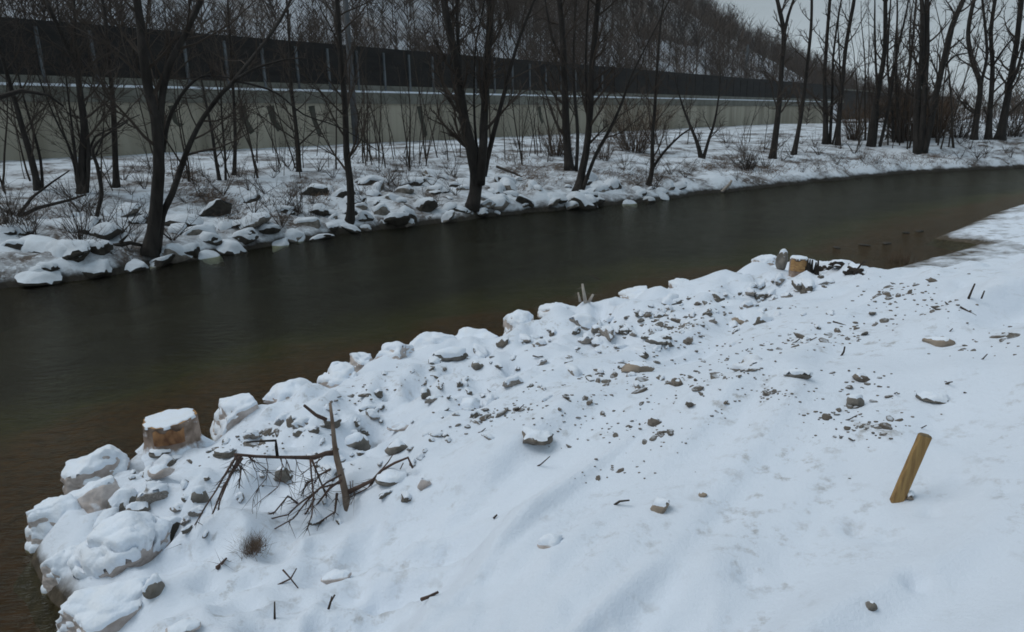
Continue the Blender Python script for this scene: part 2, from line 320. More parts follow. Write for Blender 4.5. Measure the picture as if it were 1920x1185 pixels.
def grid_obj(name, X, Y, Z, m, keep=None, attr=None):
    r, c = X.shape; V = np.stack([X, Y, Z], -1).reshape(-1, 3); i = np.arange(r*c).reshape(r, c)
    Q = np.stack([i[:-1, :-1], i[1:, :-1], i[1:, 1:], i[:-1, 1:]], -1).reshape(-1, 4)
    if keep is not None:
        kf = keep.reshape(-1); Q = Q[kf[Q].any(1)]
    used = np.unique(Q); rm = np.full(r*c, -1); rm[used] = np.arange(len(used)); o = mesh_obj(name, V[used], rm[Q], m)
    if o.data.polygons[0].normal.z < 0 and o.data.polygons[len(Q)//2].normal.z < 0: o.data.flip_normals()
    if attr is not None:
        a = o.data.attributes.new('shore', 'FLOAT', 'POINT'); a.data.foreach_set('value', attr.reshape(-1)[used].astype(np.float32))
    return tag(o, kind='structure')
# near bank (snow slope under the viewer)
rr = np.geomspace(.35, 110, 480); th = np.radians(np.linspace(-120, 165, 640)); RR, TT = np.meshgrid(rr, th, indexing='ij')
X = RR*np.sin(TT); Y = RR*np.cos(TT); Z = h_near(X, Y)
grid_obj('riverbank', X, Y, Z, M['near'], Z > -.6)
# far bank
s_ = np.concatenate([np.arange(-45, 0, .5), np.arange(0, 30, .14), np.arange(30, 60, .25), np.arange(60, 96, 1)])
d_ = np.concatenate([np.arange(-1.0, 1.2, .09), np.arange(1.2, 9, .16), np.arange(9, 24, .5), np.arange(24, 160, 4)])
S, D = np.meshgrid(s_, d_, indexing='ij'); Nn = np.interp(S, FAR_SN[:, 0], FAR_SN[:, 1])+D
X = S*W[0]+Nn*N[0]; Y = S*W[1]+Nn*N[1]; Z = h_far(X, Y); Z = np.where(Nn > 34, Z-.25, Z)
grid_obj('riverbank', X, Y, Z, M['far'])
# river bed and water
s_ = np.concatenate([np.arange(-45, 0, 1.5), np.arange(0, 40, .3), np.arange(40, 100, 1.5)]); n_ = np.concatenate([np.arange(-100, -10, 3), np.arange(-10, 20, .3)])
S, Nn = np.meshgrid(s_, n_, indexing='ij'); X = S*W[0]+Nn*N[0]; Y = S*W[1]+Nn*N[1]
dn = seg_dist(X, Y, NEAR); Z = -.16-.5*np.clip(dn/4.5, 0, 1)+fbm(X*1.5, Y*1.5, 3)*.10
grid_obj('riverbed', X, Y, Z, M['bed'], None, dn)
wv = sn(-60, -130), sn(110, -130), sn(110, 22), sn(-60, 22)
tag(mesh_obj('water', [tuple(p) for p in wv], [(0, 1, 2, 3)], M['water']), kind='structure')
# flat valley floor to the horizon
gp = [sn(-900, -900, -1.2), sn(1500, -900, -1.2), sn(1500, 1200, -1.2), sn(-900, 1200, -1.2)]
tag(mesh_obj('ground', gp, [(0, 1, 2, 3)], M['hill']), kind='structure')
# wooded hill behind the wall
s_ = np.arange(-160, 420, 4.0); n_ = np.concatenate([np.arange(36, 120, 3), np.arange(120, 320, 8)]); S, Nn = np.meshgrid(s_, n_, indexing='ij')
grid_obj('hill', S*W[0]+Nn*N[0], S*W[1]+Nn*N[1], hill_h(S, Nn), M['hill'], Nn > 76)
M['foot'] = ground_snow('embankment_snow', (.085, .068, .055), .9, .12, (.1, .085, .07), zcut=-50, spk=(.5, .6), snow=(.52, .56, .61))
grid_obj('embankment', S*W[0]+Nn*N[0], S*W[1]+Nn*N[1], hill_h(S, Nn), M['foot'], Nn < 76)
# flat snowy valley and pale hill at the far right
s_ = np.arange(-20, 900, 15.0); n_ = np.arange(-420, 36, 12.0); S, Nn = np.meshgrid(s_, n_, indexing='ij')
Z = 1.1 + fbm(S*.02, Nn*.02, 2)*.6 + np.clip((S-380)*.16, 0, 46)*(.6+.5*fbm(S*.006+4, Nn*.006, 2)); Z = np.where(S < 95, -1.1, Z)
M['valley'] = ground_snow('valley_snow', (.085, .068, .055), .8, .05, (.1, .085, .07), zcut=-50, spk=(.5, .6))
grid_obj('valley', S*W[0]+Nn*N[0], S*W[1]+Nn*N[1], Z, M['valley'], S > 80)
# ------------------------------------------------------------------ retaining wall and noise barrier
WN = 33.0; WZ0 = .6; WZ1 = 4.55
def wbox(tb, s0, s1, n0, n1, z0, z1): tb.box(sn(s0, n0, z0), sn(s1-s0, 0)[:3], sn(0, n1-n0), (0, 0, z1-z0))
wall = empty('retaining_wall', sn(40, WN+.4, 1.8))
tag(wall, 'long grey concrete retaining wall with a snowy ledge under the dark noise barrier', 'wall')
def part(tb, name, m, parent, smooth=False):
    o = tb.build(name, m, None, (0, 0, 0), smooth); o.parent = parent; o.matrix_parent_inverse = Matrix.Translation(-Vector(parent.location)); return o
t = Tubes()
for k in range(-5, 15): wbox(t, k*8+.012, k*8+7.988, WN, WN+.8, WZ0, WZ1-.5)
part(t, 'wall', M['concrete'], wall)
t = Tubes(); wbox(t, -40, 120, WN+.04, WN+.76, WZ0, WZ1-.52); part(t, 'joint_filler', M['stain'], wall)
t = Tubes(); wbox(t, -40, 120, WN-.10, WN+.8, WZ1-.5, WZ1+.1); part(t, 'coping', M['coping'], wall)
t = Tubes(); wbox(t, -40, 119, WN-.11, WN+.30, WZ1+.102, WZ1+.20); part(t, 'snow_cap', M['snow'], wall, False)
for (px, h, w) in [(452, 1.2, .32), (505, 1.1, .34), (583, 1.4, .3), (322, .8, .2), (785, 1.7, .34), (1010, 1.1, .3)]:
    d = ray(px, 220); tt = (WN-.01)/(d[:2]@N); s0 = float(tt*(d[:2]@W))
    t = Tubes()
    t.V = [sn(s0+a, WN-.006, z) for a, z in ((-.1, 3.9), (w, 3.95), (w+.06, 3.2), (w+.35, 3.9-h), (w*.6+.2, 3.75-h), (.05, 3.2))] + [sn(s0+a, WN+.05, z) for a, z in ((-.1, 3.9), (w, 3.95), (w+.06, 3.2), (w+.35, 3.9-h), (w*.6+.2, 3.75-h), (.05, 3.2))]
    t.F = [(0, 1, 2, 3, 4, 5)] + [(i, i+6, (i+1) % 6+6, (i+1) % 6) for i in range(6)]; t.n = 12
    part(t, 'water_stain', M['stain'], wall)
bar = empty('noise_barrier', sn(40, WN+.5, WZ1)); tag(bar, 'long near black noise barrier with grey steel posts on top of the concrete wall', 'noise barrier')
BN = WN+.42; BZ0 = WZ1+.1; BZ1 = 7.15
t = Tubes(); wbox(t, -40, 127, BN-.06, BN+.14, BZ0, BZ0+.42); part(t, 'base_beam', M['coping'], bar)
PS = np.concatenate([np.arange(-22, 100, 2.0)])
for a in PS:
    t = Tubes(); wbox(t, a+.07, a+1.93, BN, BN+.09, BZ0+.422, BZ1-.25)
    for q in range(5): wbox(t, a+.07, a+1.93, BN-.022, BN-.001, BZ0+.46+q*.4, BZ0+.46+q*.4+.30)
    part(t, 'panel', M['panel'], bar)
t = Tubes(); wbox(t, -40, 127, BN-.03, BN+.14, BZ1-.248, BZ1); part(t, 'top_rail', M['panel'], bar)
t = Tubes(); wbox(t, 100, 127, BN, BN+.09, BZ0+.422, BZ1-.25); part(t, 'panel', M['panel'], bar)
for a in np.arange(-22, 56, 2.0):
    t = Tubes(); wbox(t, a-.06, a+.06, BN-.10, BN+.12, BZ0+.002, BZ1-.252); part(t, 'post', M['post'], bar)
lb = empty('noise_barrier', sn(150, WN+2, 4.4)); tag(lb, 'low dark brown barrier far off beyond the end of the tall noise barrier', 'noise barrier')
t = Tubes(); wbox(t, 127.2, 240, WN+1, WN+1.3, 2.0, 6.6); part(t, 'panel', M['panel'], lb)
t = Tubes(); wbox(t, 127.2, 240, WN+.9, WN+1.4, 6.602, 6.8); part(t, 'top_rail', M['coping'], lb)
# grey poles
def wall_s(px, n, py=180): d = ray(px, py); tt = n/(d[:2]@N); return float(tt*(d[:2]@W))
s0 = wall_s(661, 31.6); po = empty('utility_pole', sn(s0, 31.6, 1.7)); tag(po, 'thick pale grey concrete pole standing in front of the wall among thin saplings', 'pole')
t = Tubes(); t.add([sn(s0, 31.6, 1.3), sn(s0, 31.6, 5), sn(s0, 31.6, 13)], [.17, .16, .12], 14); part(t, 'shaft', M['pole'], po, True)
t = Tubes(); t.add([sn(s0, 31.6, 4.7), sn(s0, 31.6, 4.76)], [.19, .19], 14); part(t, 'band', M['post'], po, True)
s0 = wall_s(1402, 62, 100); po = empty('railway_mast', sn(s0, 62, 5)); tag(po, 'grey railway mast with a cross arm rising behind the noise barrier', 'mast')
t = Tubes()
for q in (-.35, .35): t.box(sn(s0+q-.07, 62, 2), sn(.14, 0), sn(0, .2), (0, 0, 15.5))
for z in np.arange(3, 17, 1.0): t.add([sn(s0-.35, 62.1, z), sn(s0+.35, 62.1, z+1)], [.04, .04], 4)
part(t, 'shaft', M['post'], po)
t = Tubes(); t.add([sn(s0-.2, 62.1, 15.5), sn(s0-3.4, 62.1, 16.2)], [.06, .05], 5); t.add([sn(s0-.2, 62.1, 17.2), sn(s0-3.4, 62.1, 16.25)], [.03, .03], 4); part(t, 'cross_arm', M['post'], po)
# ------------------------------------------------------------------ trees
def cross_noise(k): return np.array([rnd.gauss(0, k), rnd.gauss(0, k), rnd.gauss(0, k)])
def bend(p, d, length, nseg, up, jit):
    pts = [p]; d = d/np.linalg.norm(d)
    for i in range(nseg):
        d = d+np.array([0, 0, up])+cross_noise(jit); d /= np.linalg.norm(d); pts.append(pts[-1]+d*(length/nseg))
    return pts
def branches(tb, SB, ST, SR, stem, rad, n, lo=.3, Lb=1.6, r_min=.004, spread=.8, sub=5, twg=5, upw=.12):
    cum = np.concatenate([[0], np.cumsum([np.linalg.norm(b-a) for a, b in zip(stem[:-1], stem[1:])])]); T = cum[-1]
    for k in range(n):
        f = lo+(1-lo)*((k+rnd.random())/n); q = f*T; i = min(np.searchsorted(cum, q)-1, len(stem)-2); i = max(i, 0)
        u = (q-cum[i])/(cum[i+1]-cum[i]+1e-9); p = stem[i]*(1-u)+stem[i+1]*u; r = rad[i]*(1-u)+rad[i+1]*u
        t = stem[i+1]-stem[i]; t /= np.linalg.norm(t)+1e-9
        az = rnd.random()*6.283; o = np.array([math.cos(az), math.sin(az), 0]); o -= t*(o@t); o /= np.linalg.norm(o)
        dd = t*(1-spread*.5)+o*spread*(.6+.6*rnd.random()); L = Lb*(.45+.9*rnd.random())*(1.25-.75*f)
        bp = bend(p, dd, L, 5, upw, .13); br = max(r*.42, r_min*1.4); rr_ = [br*(1-.8*j/5) for j in range(6)]
        tb.add(bp, rr_, 4, 0, False)
        for s in range(sub):
            g = .2+.8*(s+rnd.random())/sub; j = min(int(g*5), 4); b0 = bp[j]*(1-(g*5-j))+bp[j+1]*(g*5-j)
            dv = (bp[j+1]-bp[j]); dv /= np.linalg.norm(dv)+1e-9; d2 = dv+cross_noise(.55)+np.array([0, 0, .15]); l2 = L*(.25+.35*rnd.random())*(1.2-.6*g)
            sp = bend(b0, d2, l2, 3, .06, .16)
            r2 = max(br*.4, r_min)
            tb.add(sp, [r2, r2*.8, r2*.6, r2*.35], 3, 0, False)
            for w in range(twg):
                h = rnd.random(); jj = min(int(h*3), 2); w0 = sp[jj]*(1-(h*3-jj))+sp[jj+1]*(h*3-jj); dt = sp[jj+1]-sp[jj]; dt = dt/(np.linalg.norm(dt)+1e-9)+cross_noise(.5)
                SB.append(w0); ST.append(w0+dt*l2*(.2+.45*rnd.random())); SR.append(max(r2*.55, r_min*.7))
def stem_from_px(path, P, widths, top, jit=.0, lean=0.0):
    """pixel path -> a stem standing on the vertical plane through P, carried on above the picture to height top"""
    nh = np.array([P[0], P[1]]); nh /= np.linalg.norm(nh); pts = []
    off = 0; m = len(path)
    for i, (x, y) in enumerate(path):
        d = ray(x, y); off = lean*i/m+ (rnd.gauss(0, jit) if i else 0); t = (P[:2]@nh+off)/(d[:2]@nh); pts.append(CAM+d*t)
    if path[0][1] > 150: pts[0] = np.array([pts[0][0], pts[0][1], min(pts[0][2], P[2])-.12]) if abs(pts[0][2]-P[2]) < .35 else pts[0]
    dep = float(P[:2]@nh); dep = math.hypot(P[0], P[1]); sc = dep/FPX*.94*.74
    rad = list(np.interp(np.linspace(0, 1, len(pts)), np.linspace(0, 1, len(widths)), widths)*sc*.5)
    if top and pts[-1][2] < top:
        d = pts[-1]-pts[-2]; d /= np.linalg.norm(d); r = rad[-1]; n = 5; L = (top-pts[-1][2])/n
        for k in range(n):
            d = d+np.array([0, 0, .12])+cross_noise(.07); d /= np.linalg.norm(d); pts.append(pts[-1]+d*L/max(d[2], .5)); rad.append(r*(1-.85*(k+1)/n))
    # smooth
    P2 = []; R2 = []
    for i in range(len(pts)-1):
        p0 = pts[max(i-1, 0)]; p1 = pts[i]; p2 = pts[i+1]; p3 = pts[min(i+2, len(pts)-1)]
        for u in (0, .33, .66):
            P2.append(.5*((2*p1)+(-p0+p2)*u+(2*p0-5*p1+4*p2-p3)*u*u+(-p0+3*p1-3*p2+p3)*u**3)); R2.append(rad[i]*(1-u)+rad[i+1]*u)
    P2.append(pts[-1]); R2.append(rad[-1]); return P2, R2
TREEN = 0
def tree(base, stems, label, top=11, nb=16, m='bark', Lb=1.7, name='tree', group='bare trees on the far river bank', lo=.3, cat='tree', sub=5, twg=5):
    """stems: (path px, widths px, grows-on-above-frame)"""
    P = farp(*base); root = empty(name, P); tag(root, label, cat, group); tb = Tubes(); SB = []; ST = []; SR = []
    for st in stems:
        path, wid = st[0], st[1]; tp = (top*(.85+.3*rnd.random())) if (len(st) < 3 or st[2]) else 0
        pts, rad = stem_from_px(path, P, wid, tp, .12 if len(st) < 4 else st[3], (rnd.random()-.5)*.8 if path[0] != base else 0)
        rad = [max(r, .006) for r in rad]
        if path[0] == base: rad[0] *= 1.5; rad[1] *= 1.15
        t = Tubes(); t.add(pts, rad, 9, .16); part(t, 'trunk', M[m], root, True)
        branches(tb, SB, ST, SR, pts, rad, int(nb*(2.3 if P[1] < 30 else 1.25)) if tp else max(4, nb//2), lo*.4, Lb if tp else Lb*.55, sub=sub+1, twg=twg+2, r_min=.004 if P[1] < 26 else .006)
    V, Fc = spikes(SB, ST, SR); off = tb.n
    t = Tubes(); t.V = tb.V+list(V); t.F = tb.F+[tuple(int(i)+off for i in f) for f in Fc]; t.n = len(t.V)
    part(t, 'crown', M['twig'], root, False)
    return root
tree((72, 356), [([(72, 356), (62, 310), (42, 240), (25, 180), (8, 120), (-8, 60)], (16, 10, 7)), ([(78, 352), (76, 300), (58, 230), (42, 175), (30, 120)], (7, 5, 3))],
     'slim double stemmed tree leaning left out of the frame edge', 9, 12)
tree((152, 362), [([(152, 362), (155, 300), (158, 240), (152, 190), (143, 130), (118, 70), (95, 20), (85, 0)], (19, 15, 10, 6)), ([(160, 355), (166, 290), (160, 220), (145, 120), (140, 40)], (10, 8, 5)), ([(145, 355), (135, 290), (112, 240), (90, 190)], (6, 4, 3)), ([(158, 350), (172, 270), (200, 245), (262, 215)], (6, 5, 2), False), ([(148, 352), (138, 260), (128, 180), (120, 110)], (6, 4, 3))],
     'thick bushy trunk with many upright shoots, between the left edge and the large forked tree', 9, 10)
tree((172, 425), [([(172, 425), (186, 385), (190, 355), (182, 310), (174, 280), (200, 252), (240, 228)], (10, 9, 7, 3), False), ([(180, 290), (190, 265), (195, 240)], (5, 2), False)],
     'small crooked sapling with a kinked stem, left of the large forked tree', 0, 8, Lb=.9, name='sapling', group=None, cat='sapling')
tree((217, 352), [([(217, 352), (216, 290), (213, 210), (208, 150), (203, 90), (196, 20)], (15, 12, 9, 7))],
     'straight single thin tree just left of the large forked tree', 9, 12, lo=.45)
tree((278, 470), [([(278, 470), (291, 410), (297, 340), (298, 280), (292, 225), (280, 175), (270, 110), (264, 50), (257, 0)], (34, 27, 24, 22, 17)),
                  ([(296, 290), (300, 225), (306, 170), (318, 120), (345, 70), (376, 0)], (20, 17, 14, 13)),
                  ([(290, 440), (305, 405), (322, 365), (338, 320), (352, 280), (370, 240), (392, 205), (420, 170), (440, 150)], (16, 15, 13, 11, 10)),
                  ([(440, 150), (475, 130), (510, 118), (545, 110), (575, 109)], (8, 5, 2), False),
                  ([(436, 152), (470, 158), (520, 175), (570, 215), (640, 240), (720, 290)], (6, 4, 2), False),
                  ([(306, 285), (314, 235), (330, 195), (355, 160), (385, 142), (430, 146)], (11, 9, 6, 3), False)],
     'large forked black tree at the water edge with a limb leaning far right', 12, 14, lo=.35)
tree((412, 338), [([(412, 338), (405, 300), (398, 250), (388, 200), (378, 150)], (9, 7, 4)), ([(422, 335), (422, 290), (416, 220), (414, 160)], (7, 5, 3))],
     'pair of thin crossed stems right of the large forked tree', 7, 9)
tree((438, 328), [([(438, 328), (441, 260), (438, 180), (433, 100), (428, 20)], (10, 8, 6, 5))], 'thin straight tree nearest the right leaning limb', 8, 10)
tree((560, 322), [([(560, 322), (559, 280), (553, 220), (546, 160), (543, 80), (538, 10)], (14, 10, 8, 5))], 'thin upright tree half way between the forked tree and the grey pole', 8, 10)
tree((655, 412), [([(655, 412), (658, 360), (650, 290), (648, 220), (643, 150), (636, 70), (632, 0)], (22, 17, 14, 12))], 'single tall slender tree at the water edge beside the grey pole', 11, 13)
tree((885, 388), [([(885, 388), (893, 340), (886, 290), (872, 235), (863, 170), (856, 120), (843, 60), (832, 0)], (36, 34, 24, 20, 17)),
                  ([(866, 190), (862, 130), (858, 60), (856, 0)], (10, 9, 7)),
                  ([(900, 345), (905, 290), (908, 220), (912, 140), (918, 60), (921, 0)], (26, 22, 19, 16)),
                  ([(908, 330), (918, 280), (932, 225), (948, 165), (962, 110), (980, 55), (1002, 0)], (14, 12, 9, 6)),
                  ([(896, 300), (890, 230), (889, 160), (893, 80)], (8, 6, 4))],
     'largest multi stemmed tree on the rocky shore, its stems fanning out from one stump', 12, 13, lo=.35)
tree((1068, 318), [([(1068, 318), (1062, 260), (1060, 190), (1057, 110), (1053, 40), (1048, 0)], (24, 19, 16, 13)), ([(1080, 318), (1083, 250), (1077, 170), (1076, 90), (1080, 0)], (10, 8, 6)), ([(1060, 120), (1035, 70), (1022, 0)], (8, 5))],
     'dark straight tree at left in the clump beside the round brown bush', 11, 12, lo=.4)
tree((1082, 358), [([(1082, 358), (1092, 320), (1101, 270), (1107, 200), (1110, 120), (1117, 50), (1122, 0)], (26, 18, 17, 15, 13)), ([(1090, 345), (1115, 295), (1145, 240), (1165, 195), (1185, 140), (1215, 80)], (11, 9, 7, 4)), ([(1095, 320), (1102, 240), (1098, 150), (1100, 60)], (9, 7, 5))],
     'tree with a dark root clump at the water edge and a stem slanting right', 11, 12, lo=.4)
tree((1215, 346), [([(1215, 346), (1223, 315), (1223, 260), (1228, 200), (1232, 130), (1238, 50)], (15, 10, 8, 5)), ([(1222, 318), (1245, 285), (1275, 255), (1300, 238)], (8, 6, 3), False)],
     'small shore tree with a low branch to the right, beside the rounded brown bush', 9, 10, lo=.3)
tree((1316, 297), [([(1316, 297), (1308, 270), (1296, 240), (1282, 205), (1270, 165)], (14, 8, 6, 3)), ([(1318, 295), (1328, 265), (1338, 235), (1345, 200), (1350, 160)], (10, 7, 5, 3))],
     'low v shaped double stem tree in front of the wall', 5.5, 9, Lb=1.3)
tree((1448, 297), [([(1448, 297), (1456, 240), (1462, 180), (1466, 120), (1470, 65), (1462, 20), (1455, -10)], (16, 12, 11, 8)), ([(1470, 65), (1478, 30), (1488, 0)], (8, 6))],
     'slender tree forking high up, first of two leaning stems near the end of the wall', 12, 13, lo=.35)
tree((1488, 290), [([(1488, 290), (1500, 230), (1508, 170), (1515, 110), (1521, 50), (1522, 0)], (12, 9, 7, 6))], 'thinner tree leaning right, second of two leaning stems near the end of the wall', 11, 13, lo=.3)
tree((1548, 270), [([(1548, 270), (1548, 210), (1546, 150), (1550, 80), (1556, 0)], (14, 9, 7)), ([(1556, 268), (1560, 190), (1562, 110), (1572, 30)], (8, 6, 4))], 'double stemmed tree at left before the end of the noise barrier', 12, 13)
tree((1571, 272), [([(1571, 272), (1574, 210), (1580, 150), (1587, 80), (1600, 10)], (12, 9, 8)), ([(1560, 272), (1568, 240), (1576, 180), (1573, 90)], (6, 4, 3))], 'tree before the end of the noise barrier with a stem curving right', 12, 13)
tree((1633, 273), [([(1633, 273), (1640, 210), (1650, 150), (1659, 90), (1660, 0)], (16, 11, 8)), ([(1640, 272), (1646, 200), (1642, 120), (1640, 40)], (8, 6, 4)), ([(1650, 270), (1668, 190), (1680, 110), (1700, 20)], (8, 6, 4))], 'three stemmed tree just right of the end of the noise barrier', 12, 12)
tree((1686, 268), [([(1686, 268), (1684, 210), (1680, 130), (1682, 40)], (9, 7, 4)), ([(1692, 268), (1698, 190), (1710, 90), (1718, 0)], (8, 5, 4)), ([(1676, 268), (1672, 200), (1664, 120), (1668, 30)], (8, 5, 4))], 'thicket like cluster of thin upright stems left of the thickest right hand trunk', 11, 12)
tree((1722, 287), [([(1722, 287), (1719, 240), (1720, 180), (1728, 110), (1730, 40), (1728, 0)], (18, 15, 11, 9)), ([(1728, 280), (1731, 220), (1735, 150), (1738, 80), (1738, 0)], (13, 12, 10)), ([(1733, 282), (1745, 230), (1757, 170), (1770, 110), (1785, 50), (1806, 0)], (16, 13, 12, 10)), ([(1772, 125), (1790, 105), (1825, 98)], (5, 4, 2), False)],
     'thickest trunk on the right with two upright stems and one leaning right', 13, 13, lo=.35)
tree((1826, 262), [([(1826, 262), (1832, 210), (1838, 160), (1822, 110), (1815, 60), (1826, 0)], (14, 10, 8)), ([(1838, 160), (1850, 110), (1848, 60), (1842, 0)], (7, 6, 5))], 'tree with a lyre shaped fork, leftmost of three trees at the right frame edge', 12, 12)
tree((1853, 262), [([(1853, 262), (1857, 200), (1861, 130), (1858, 60), (1866, 0)], (13, 9, 7)), ([(1858, 130), (1880, 95), (1900, 70)], (5, 3), False)], 'straight tree, middle of three trees at the right frame edge', 12, 12)
tree((1874, 262), [([(1874, 262), (1886, 200), (1896, 140), (1906, 80), (1915, 0)], (20, 13, 11, 10)), ([(1888, 170), (1908, 130), (1925, 60)], (8, 7, 5))], 'stout tree leaning right, last of three trees at the right frame edge', 12, 12)
# thin saplings before the wall (copies of a few)
protos = []
for k in range(7):
    root = empty('sapling', (0, 0, -50)); tb = Tubes(); SB = []; ST = []; SR = []; h = 2.6+rnd.random()*2.2
    pts = bend(np.array([0, 0, -.1]), np.array([rnd.gauss(0, .08), rnd.gauss(0, .08), 1]), h, 8, .05, .06); r0 = .02+.015*rnd.random(); rad = [r0*(1-.8*i/8) for i in range(9)]
    t = Tubes(); t.add(pts, rad, 5); t.build('trunk', M['bark2'], root)
    branches(tb, SB, ST, SR, pts, rad, 9, .3, .8, .004, .6, 2, 3); V, Fc = spikes(SB, ST, SR); off = tb.n
    t = Tubes(); t.V = tb.V+list(V); t.F = tb.F+[tuple(int(i)+off for i in f) for f in Fc]; t.build('crown', M['twig'], root, smooth=False); protos.append(root)
placed = 0; k = 0
spots = []
for (a, b, n) in [(0, 330, 15), (330, 640, 17), (680, 860, 36), (960, 1060, 13), (470, 640, 9), (1140, 1320, 16), (1600, 1790, 26), (1380, 1450, 5), (860, 1000, 12)]:
    for i in range(n):
        x = a+(b-a)*rnd.random()**(1.0 if i % 2 else 1.6)
        y = {680: 300, 960: 290, 470: 300, 1140: 275, 1600: 262, 330: 325, 1380: 272, 0: 345, 860: 300}[a] + rnd.uniform(-14, 18)
        spots.append((x, y, a))
for (x, y, a) in spots:
    P = farp(x, y)
    if P[:2]@N > 32 or P[2] < .3: continue
    pr = protos[k % 7]; o = pr if k < 7 else copy_tree(pr); k += 1
    o.location = tuple(P); o.rotation_euler = (rnd.gauss(0, .11), rnd.gauss(0, .11), rnd.random()*6.28); sc = rnd.uniform(.45, 1.35)*(1.9 if a == 1600 else 1.0); o.scale = (sc, sc, sc)
    tag(o, 'thin bare sapling growing in the snow between the larger trees on the far bank', 'sapling', 'thin saplings on the far bank')
# low leafless shrubs of the far bank
sh = []
for q in range(6):
    root = empty('shrub', (0, 0, -50)); tb = Tubes(); SB = []; ST = []; SR = []
    for i in range(7):
        az = rnd.random()*6.28; pts = bend(np.array([0, 0, -.05]), np.array([math.cos(az)*.7, math.sin(az)*.7, 1]), .6+.6*rnd.random(), 6, .02, .14); tb.add(pts, [.010*(1-.8*j/6) for j in range(7)], 3, 0, False)
        for j in range(12):
            f = rnd.random()*5.99; a = int(f); p0 = pts[a]*(1-f+a)+pts[a+1]*(f-a); SB.append(p0); ST.append(p0+(cross_noise(.5)+np.array([0, 0, .5]))*.28*rnd.random()); SR.append(.0045)
    tb.build('stem', M['twig'], root); V, Fc = spikes(SB, ST, SR); t = Tubes(); t.V = list(V); t.F = [tuple(map(int, f)) for f in Fc]; t.build('crown', M['twig'], root, smooth=False); sh.append(root)
k = 0
for i in range(430):
    x = rnd.uniform(0, 1900); ys = float(np.interp(x, [0, 300, 640, 1000, 1300, 1600, 1900], [525, 485, 425, 385, 358, 330, 308])); yt = float(np.interp(x, [0, 640, 1000, 1540, 1900], [330, 285, 268, 250, 255]))
    y = yt+(ys-yt)*rnd.random()*.93
    if rnd.random() > .5+.5*math.sin(x*.013+1)*math.sin(y*.05): continue
    P = farp(x, y)
    if P[:2]@N > 32 or P[2] < .35: continue
    o = sh[k] if k < 6 else copy_tree(sh[k % 6]); k += 1; sc = rnd.uniform(.45, 1.3)*(1.3 if x > 1300 else 1)
    o.location = tuple(P); o.scale = (sc, sc, sc*rnd.uniform(.7, 1.2)); o.rotation_euler = (0, 0, rnd.random()*6.28)
    tag(o, 'low leafless shrub with fine dark twigs in the snow of the far bank', 'shrub', 'low shrubs on the far bank')
# bushes
def bush(base, w, h, n, label, m='brown_bush', name='bush', cat='bush', curl=.5, rr0=.007, tw=5, P=None):
    P = farp(*base) if P is None else P; root = empty(name, P); tag(root, label, cat); dep = math.hypot(P[0], P[1]); sc = dep/FPX*.94; Wd = w*sc/2; Hh = h*sc
    tb = Tubes(); SB = []; ST = []; SR = []
    for i in range(n):
        az = rnd.random()*6.28; q = math.sqrt(rnd.random()); p = P+np.array([math.cos(az)*Wd*.35*q, math.sin(az)*Wd*.35*q, -.08]); d = np.array([math.cos(az)*q*Wd/Hh, math.sin(az)*q*Wd/Hh, 1.0])
        pts = bend(p, d, Hh*(.6+.5*rnd.random()), 6, -.08*curl, .16); tb.add(pts, [rr0*(1-.7*j/6) for j in range(7)], 3, 0, False)
        for j in range(tw*2):
            f = rnd.random()*5.99; a = int(f); p0 = pts[a]*(1-f+a)+pts[a+1]*(f-a); dv = cross_noise(.6)+np.array([0, 0, .25])+(pts[a+1]-pts[a])/np.linalg.norm(pts[a+1]-pts[a])
            SB.append(p0); ST.append(p0+dv*Hh*.16*(.5+rnd.random())); SR.append(rr0*.55)
    V, Fc = spikes(SB, ST, SR); off = tb.n; t = Tubes(); t.V = tb.V; t.F = tb.F; t.n = off; part(t, 'stem', M['bark2'], root)
    t = Tubes(); t.V = list(V); t.F = [tuple(map(int, f)) for f in Fc]; part(t, 'crown', M[m], root)
bush((1190, 285), 120, 110, 90, 'rounded dry brown bush before the wall beside the dark tree clump', rr0=.012, tw=9)
bush((1040, 292), 90, 70, 60, 'low tangled dark brush at the left foot of the dark tree clump', rr0=.010, tw=7)
bush((1130, 300), 70, 60, 40, 'small tangle of brush between the slanting stem and the rounded bush', rr0=.010)
bush((1400, 300), 70, 50, 30, 'sparse reddish brush on the bank below the end of the wall', rr0=.009)
bush((150, 450), 50, 110, 18, 'spiky dark shrub beside a hollow in the snow at the lower left', 'twig', rr0=.010, curl=0)
bush((20, 430), 60, 90, 14, 'bare dark shrub at the left frame edge with arching twigs', 'twig', rr0=.011, curl=.6)
bush((1700, 262), 120, 95, 120, 'broad brown thicket bush behind the thickest right hand trunk', rr0=.02, tw=8)
bush((1750, 258), 90, 80, 90, 'tawny rounded bush right of the thickest trunk, rising to the sky line', rr0=.02, tw=9)
bush((1600, 262), 60, 70, 60, 'grey brown thicket below the end of the noise barrier', rr0=.016, tw=7)
bush((1800, 258), 70, 50, 60, 'low grey thicket between the thickest trunk and the three right hand trees', rr0=.016, tw=7, m='hilltwig')
bush((1895, 256), 80, 60, 70, 'low grey thicket at the right frame edge behind the three trees', rr0=.016, tw=7, m='hilltwig')
